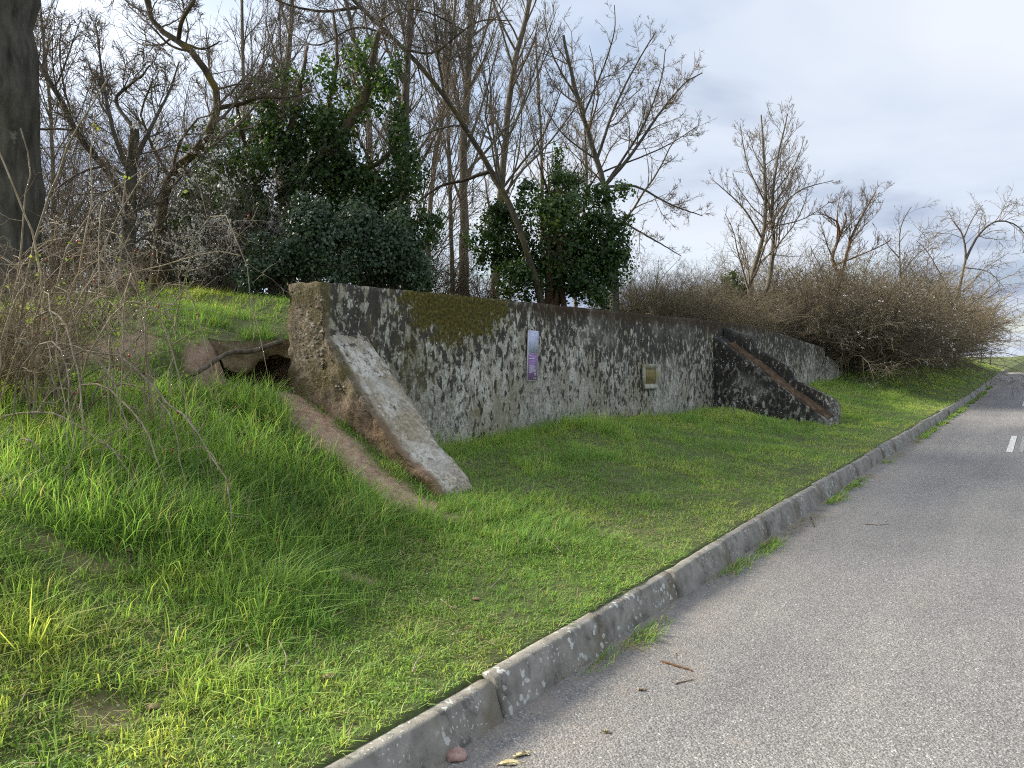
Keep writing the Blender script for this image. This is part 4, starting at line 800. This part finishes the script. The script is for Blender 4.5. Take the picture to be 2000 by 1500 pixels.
# bare thicket at the left
for i, (px, Y, s, bl, lab) in enumerate(((95, 11.2, .75, None, 'dense bare thicket right beside the large furrowed trunk'), (170, 12.6, .85, None, 'dense bare thicket behind the leaning limb of the forked tree'), (270, 12.2, .9, None, 'bare thicket behind the grey forked trunk'), (400, 11.0, .62, BL_T, 'white flowering blackthorn between the crooked tree and the ivy tree'), (455, 10.2, .50, BL_T, 'small white flowering blackthorn left of the ivy tree'), (40, 13.2, 1.15, None, 'bare thicket partly hidden behind the large furrowed trunk'), (470, 13.6, 1.15, None, 'bare thicket seen through the left side of the ivy tree'), (710, 14.8, 1.35, None, 'tall bare thicket behind the right side of the ivy tree'))):
    X = at(px, 600, Y)[0]; place('bare_thicket' if bl is None else 'blackthorn_shrub', lab, TK, i, X, Y, (s, s, s), i * 2.7, 'bare thickets on the bank' if bl is None else 'flowering blackthorns', bl)
for i, (px, Y, s_, lab) in enumerate(((30, 6.2, .42, 'brown bramble tangle at the foot of the large furrowed trunk'), (190, 7.0, .40, 'brown bramble tangle behind the right arm of the rose bush'), (-40, 5.4, .50, 'brown bramble tangle at the very left edge'))):
    X = at(px, 700, Y)[0]; place('bramble_tangle', lab, GR, i, X, Y, (s_, s_, s_), i * 1.7, 'bramble tangles around the rose bush')
# dark evergreen low hedge at the back, closing the view under the trees
for i, (px, Y, lab) in enumerate(((330, 13.5, 'dark evergreen bush low behind the grassy hump'), (420, 12.8, 'dark evergreen bush low behind the white blackthorns'), )):
    rg = np.random.default_rng(150 + i); c = at(px, 560, Y); base = (c[0], c[1], gpt(c[0], c[1])); root = empty('evergreen_bush', base, lab, 'shrub', 'dark evergreen bushes at the back')
    ivy_on(root, [(np.array(base) + [0, 0, .5], (.85, .7, .75), 2600), (np.array(base) + [.35, 0, .9], (.5, .5, .5), 900)], rg, size=(.05, .09), name='foliage')

# ------------------------------------------------------------------ the rose bush in front
rg = np.random.default_rng(200)
def cane(px, Y0, Y1): 
    return resample([at(x, y, Y0 + (Y1 - Y0) * i / (len(px) - 1)) for i, (x, y) in enumerate(px)], 16)
canes = [([(-10, 760), (21, 691), (63, 625), (95, 604), (112, 614), (130, 639), (143, 688), (154, 730), (158, 765), (161, 817), (165, 880)], 5.4, 4.9, .009),
    ([(-20, 822), (0, 817), (70, 805), (133, 821), (189, 852), (224, 880), (252, 922), (266, 975), (285, 1030)], 5.2, 4.6, .008),
    ([(90, 830), (120, 740), (140, 690), (196, 690), (238, 698), (280, 740), (322, 782), (350, 807), (385, 845), (420, 898), (441, 947), (450, 1000), (447, 1048)], 5.6, 4.6, .009),
    ([(100, 840), (140, 770), (168, 751), (210, 758), (245, 790), (280, 835), (305, 888), (325, 940), (336, 975), (350, 1020)], 5.4, 4.7, .008),
    ([(80, 850), (130, 700), (168, 576), (189, 513), (212, 460), (250, 390), (305, 320)], 5.8, 6.0, .010), ([(30, 840), (35, 670), (45, 572), (60, 500), (72, 445), (110, 350), (150, 255), (205, 160)], 5.6, 5.6, .011),
    ([(120, 850), (140, 680), (175, 590), (245, 541), (315, 520), (420, 492), (470, 500)], 5.9, 6.2, .009), ([(150, 850), (200, 740), (240, 690), (297, 635), (350, 583), (378, 548)], 5.7, 6.0, .008),
    ([(10, 850), (60, 740), (92, 680), (140, 670), (190, 700), (230, 760), (248, 830), (255, 900), (262, 960)], 5.5, 4.9, .007), ([(60, 860), (70, 760), (82, 600), (70, 480), (20, 350), (-30, 250)], 5.3, 5.4, .010),
    ([(40, 860), (90, 700), (150, 540), (175, 420), (180, 300), (186, 215)], 5.9, 6.0, .010), ([(20, 850), (30, 760), (60, 690), (100, 665), (125, 700), (135, 780), (140, 870), (128, 940)], 5.0, 4.7, .006),
    ([(0, 860), (-5, 900), (40, 860), (80, 880), (110, 940), (150, 1000), (170, 1035)], 4.9, 4.6, .006), ([(130, 860), (190, 780), (240, 750), (300, 770), (340, 830), (352, 900), (372, 960)], 5.6, 5.0, .007), ([(20, 870), (100, 600), (140, 470), (210, 380), (270, 340)], 6.1, 6.3, .010), ([(-30, 880), (20, 640), (50, 400), (60, 330), (40, 250)], 5.9, 6.0, .010)]
b0 = at(90, 850, 5.4); base = (b0[0], b0[1], gpt(b0[0], b0[1])); rose = empty('wild_rose_bush', base, 'tangled arching wild rose bush with pale canes and red hips at the left', 'shrub')
P = np.array([cane(px, a - .2, b - .45) for px, a, b, r in canes]); R = np.array([np.linspace(r * 1.05, r * .40, 16) for *_, r in canes])
ex = []
for _ in range(48):      # further canes springing from the same stool and arching over
    s = np.array(base) + [rg.normal(0, .35), rg.normal(0, .25), -.05]; a = rg.uniform(0, 2 * PI); L = rg.uniform(.6, 1.35); hgt = rg.uniform(.45, 1.4); dx, dy = math.cos(a) * L, math.sin(a) * L * .7
    e_ = s + [dx, dy, 0]; e_[2] = gpt(e_[0], e_[1]) + (rg.uniform(.02, .2) if hgt < 1.1 else hgt * .75)
    ex.append(resample([s, s + [dx * .25, dy * .25, hgt * .8], s + [dx * .65, dy * .65, hgt], e_], 16))
P = np.concatenate([P, np.array(ex)]); R = np.concatenate([R, np.linspace(.0065, .002, 16)[None] * rg.uniform(.6, 1.1, (48, 1))])
P = P + rg.normal(0, .006, P.shape); 
for i, (p, r) in enumerate(zip(P[:16], R[:16])):
    g = Geo(); tubes(g, p[None], r[None], 6); obj('cane', g.mesh('cane', base, True), M_CANE, rose)
g = Geo(); tubes(g, P[16:], R[16:], 5)
Q, QR = grow(P, R, 11, rg, t0=.18, ang=(30, 75), ratio=.20, k=5, wander=.28, up=.02, rr=.55, rmin=.0016, lmin=.08); tubes(g, Q, QR, 4)
Q2, QR2 = grow(Q, QR, 4, rg, t0=.2, ang=(30, 75), ratio=.5, k=4, wander=.3, up=.0, rr=.6, rmin=.0013, lmin=.04); tubes(g, Q2, QR2, 3)
obj('side_shoots', g.mesh('side_shoots', base, True), M_CANE, rose)
idx = rg.integers(0, len(Q2), 70); pos, _, _ = sample(Q2, QR2, np.repeat(idx, 5), np.full(350, .95)); g = Geo(); pos = pos + rg.normal(0, .018, pos.shape); leaves(g, pos, rg.normal(size=pos.shape) + [0, -.4, .8], rg.uniform(.012, .028, 350), rg, rg.random(350)); o = obj('young_leaves', g.mesh('young_leaves', base), M_BUD, rose)
idx = rg.integers(0, len(Q2), 34); pos, _, _ = sample(Q2, QR2, idx, np.full(34, .97))
gm = Geo(); gm.add(S0 * [.0065, .0065, .010], F0); hipm = gm.mesh('rose_hip', smooth=True)
for p in pos: o = obj('rose_hip', hipm, M_HIP, rose); o.location = p - np.array(base) - [0, 0, .008]

# ------------------------------------------------------------------ small things
def stick(name, label, px, Y, r, mt, cat='stick', k=10, twigs=0, seed=1):
    rng = np.random.default_rng(seed); pts = []
    for x, y in px:
        if Y is None: u, n = pix2ground(x, y); X, Yy = l2w(u, n); zz_ = (0.0 + drop(u) if n < 1.93 else float(gz(n, u))) + r * .8; pts.append([X, Yy, zz_])
        else: pts.append(at(x, y, Y))
    P = resample(pts, k)[None]; R = np.linspace(r, r * .5, k)[None]; g = Geo(); P = P + rng.normal(0, r * .5, P.shape) * [1, 1, .2]; base = P[0, 0].copy(); tubes(g, P, R, 6)
    if twigs: Q, QR = grow(P, R, twigs, rng, ratio=.4, k=5, wander=.2); tubes(g, Q, QR, 4)
    root = obj(name, g.mesh(name, base, True), mt, loc=base); return tag(root, label, cat)
# rotten limb over the hole under the bank
def ground_line(px, dz): 
    o = []
    for x, y in px: u, n = pix2ground(x, y); X, Y = l2w(u, n); o.append([X, Y, float(gz(n, u)) + dz])
    return o
P = resample([[*l2w(3.55, 6.22), float(gz(6.22, 3.55)) + .03], [*l2w(3.95, 6.14), float(gz(6.14, 3.95, False)) + .10], [*l2w(4.3, 6.10), 1.60], [*l2w(4.6, 6.10), 1.63], [*l2w(4.95, 6.16), 1.72]], 14)[None]; g = Geo(); P = P + RNG.normal(0, .006, P.shape); tubes(g, P, np.linspace(.014, .026, 14)[None], 8); Q, QR = grow(P, np.linspace(.014, .026, 14)[None], 7, RNG, ratio=.35, ang=(40, 80), k=5, wander=.3, up=-.1); tubes(g, Q, QR * .4, 4)
b = P[0, 0]; tag(obj('fallen_branch', g.mesh('fallen_branch', b, True), M_BARK, loc=b), 'grey fallen branch lying across the earth hole beside the broken wall end', 'branch')
def road_pt(x, y):
    r = ray(x, y); t = -EYE / r[2]; return np.array([r[0] * t, r[1] * t, 0.0])
def road_stick(label, px, r, mt, seed, twigs=0):
    P = resample([road_pt(*p) + [0, 0, r * .8] for p in px], 9)[None]; rng = np.random.default_rng(seed); P = P + rng.normal(0, r * .5, P.shape) * [1, 1, .15]; g = Geo(); tubes(g, P, np.linspace(r, r * .55, 9)[None], 6)
    if twigs: Q, QR = grow(P, np.linspace(r, r * .55, 9)[None], twigs, rng, ratio=.6, k=5, wander=.3, up=0); Q[:, :, 2] = np.clip(Q[:, :, 2], .004, .03); tubes(g, Q, QR * .6, 4)
    b = P[0, 0].copy(); return tag(obj('stick', g.mesh('stick', b, True), mt, loc=b), label, 'stick')
road_stick('dark brown stick lying on the asphalt', [(1292, 1294), (1315, 1300), (1338, 1307), (1354, 1311)], .007, M_DEAD, 1)
road_stick('ragged tuft of dry bark fibres on the asphalt below the dark stick', [(1320, 1337), (1335, 1332), (1354, 1328)], .004, M_CANE, 2, 9)
road_stick('short pale stub of wood on the asphalt left of the fibres', [(1245, 1348), (1262, 1350)], .008, M_CANE, 3)
road_stick('tiny pale curled twig on the asphalt above the dark stick', [(1313, 1271), (1318, 1275), (1321, 1280)], .004, M_CANE, 4)
road_stick('small dark twig beside the gutter weeds half way up the road', [(1583, 1012), (1588, 1022), (1590, 1030)], .008, M_DEAD, 5)
road_stick('thin dark twig on the asphalt well out from the kerb', [(1690, 1025), (1715, 1026), (1735, 1025)], .004, M_DEAD, 6)
m = Mat('split_wood', .8); m.color(m.ramp(m.noise(60, 5, m.map((1, 1, 1))), [(.3, (.46, .37, .17)), (.7, (.72, .64, .40))])); M_SPL = m.m
def chip(label, x, y, lx, ly, rot, mt, name='wood_chip', cat='wood chip', h=.005, seed=0):
    rng = np.random.default_rng(seed); V, Fc = boxgrid(6, 4, 2); P = (V - [.5, .5, 0]) * [lx, ly, h]; P[:, 1] *= 1 - 1.1 * np.abs(V[:, 0] - .5) ** 1.5 * 1.6; P[:, 2] += .006 * np.sin(V[:, 0] * 5) + .004; P += rng.normal(0, .0035, P.shape) * [2, 1.2, .5]; P[:, 2] = np.maximum(P[:, 2], .001)
    g = Geo(); g.add(P, Fc); p = road_pt(x, y); o = obj(name, g.mesh(name), mt, loc=p); o.rotation_euler.z = rot; return tag(o, label, cat)
chip('larger yellow split wood chip on the asphalt near the kerb', 1000, 1492, .105, .034, .3, M_SPL, seed=1); chip('smaller yellow wood chip lying above the larger one', 1022, 1476, .085, .024, .55, M_SPL, seed=2); chip('small cream wood chip out on the open asphalt', 1185, 1432, .016, .008, .2, M_SPL, seed=3)
# reddish stone at the kerb foot
V, Fc = boxgrid(8, 8, 8); d = nrm(V - .5); rr_ = 1 + .55 * fbm(d[:, 0] * 1.5 + 3, d[:, 1] * 1.5, d[:, 2] * 1.5, 3); P = d * rr_[:, None] * [.040, .034, .030]
m = Mat('red_sandstone', .85); m.color(m.ramp(m.noise(25, 5), [(.3, (.32, .18, .145)), (.7, (.52, .36, .31))])).bump(m.noise(70, 4), .4, .005)
g = Geo(); g.add(P, Fc); p = road_pt(892, 1486); tag(obj('stone', g.mesh('stone', smooth=True), m.m, loc=p + [0, 0, .024]), 'fist-sized reddish stone lying at the foot of the kerb', 'stone')
# small stones in the grass
m2 = Mat('tan_stone', .9); m2.color(m2.ramp(m2.noise(20, 4), [(.3, (.24, .15, .09)), (.7, (.40, .28, .18))]))
for (x, y, s, lab) in ((642, 1325, .022, 'flat tan stone in the weeds near the kerb'), (258, 1078, .028, 'tan stone half hidden in grass below the rose bush'), (300, 1385, .02, 'pale small stone among the weeds at the bottom left'), (930, 1172, .018, 'small reddish stone in the grass above the middle of the kerb')):
    u, n = pix2ground(x, y); X, Y = l2w(u, n); g = Geo(); g.add(P * (s / .034) * [1, 1, .6], Fc); tag(obj('stone', g.mesh('stone', smooth=True), m2.m, loc=(X, Y, float(gz(n, u)) + s * .5)), lab, 'stone')
# dry stalks lying in the verge
for i, (px, lab) in enumerate(((((545, 1275), (560, 1310), (555, 1345), (590, 1310)), 'pale bent dry stalk in the verge grass near the bottom'), (((390, 1330), (440, 1290), (500, 1250)), 'long thin straw-coloured stalk lying across the near verge'), (((955, 1170), (975, 1150), (990, 1128)), 'short pale dry stalk in the verge above the kerb'), (((805, 1340), (815, 1315), (835, 1300)), 'pale dry twig in the grass close to the lichened kerb'), (((860, 1190), (880, 1205), (893, 1208)), 'grey dry twig lying in the middle of the verge'), (((1065, 1066), (1082, 1080), (1096, 1095)), 'thin dry stalk in the verge below the information panel'))):
    P_ = resample(ground_line(px, .055), 10)[None]; g = Geo(); tubes(g, P_, np.linspace(.0035, .002, 10)[None], 5); b = P_[0, 0]; tag(obj('dry_stalk', g.mesh('dry_stalk', b, True), M_CANE, loc=b), lab, 'stalk')
# vineyard posts on the skyline at the right
for i, (u_, n_, h_, lab) in enumerate(((60, 5.6, 1.0, 'leaning thin vineyard post nearest to the hedge end on the skyline'), (61.5, 4.6, 1.15, 'second vineyard post from the hedge on the skyline'), (63, 3.4, 1.3, 'tallest vineyard post on the skyline'), (64, 2.9, 1.05, 'last thin vineyard post beside the road crest'))):
    X, Y = l2w(u_, n_); zb = gpt(X, Y); g = Geo(); tubes(g, np.array([[[0, 0, -.3], [.02, 0, h_ * .5], [.05 + .1 * (i == 0), 0, h_]]]), np.array([[.045, .04, .035]]), 6); tag(obj('vineyard_post', g.mesh('vineyard_post', smooth=True), M_BARK, loc=(X, Y, zb)), lab, 'post', 'vineyard posts on the skyline')
X, Y = l2w(62, 5.2); zb = gpt(X, Y); mast = empty('mast', (X, Y, zb), 'thin mast with a flat disc top on the skyline', 'mast')
g = Geo(); tubes(g, np.array([[[0, 0, -.3], [0, 0, .7], [0, 0, 1.45]]]), np.array([[.05, .05, .05]]), 6); obj('pole', g.mesh('pole'), M_BARK, mast)
g = Geo(); tubes(g, np.array([[[0, 0, 1.2], [0, 0, 1.26], [0, 0, 1.32]]]), np.array([[.15, .42, .2]]), 10); obj('disc', g.mesh('disc'), M_BARK, mast)
tot = sum(len(me.loops) - 2 * len(me.polygons) for me in bpy.data.meshes); print('tris', tot)
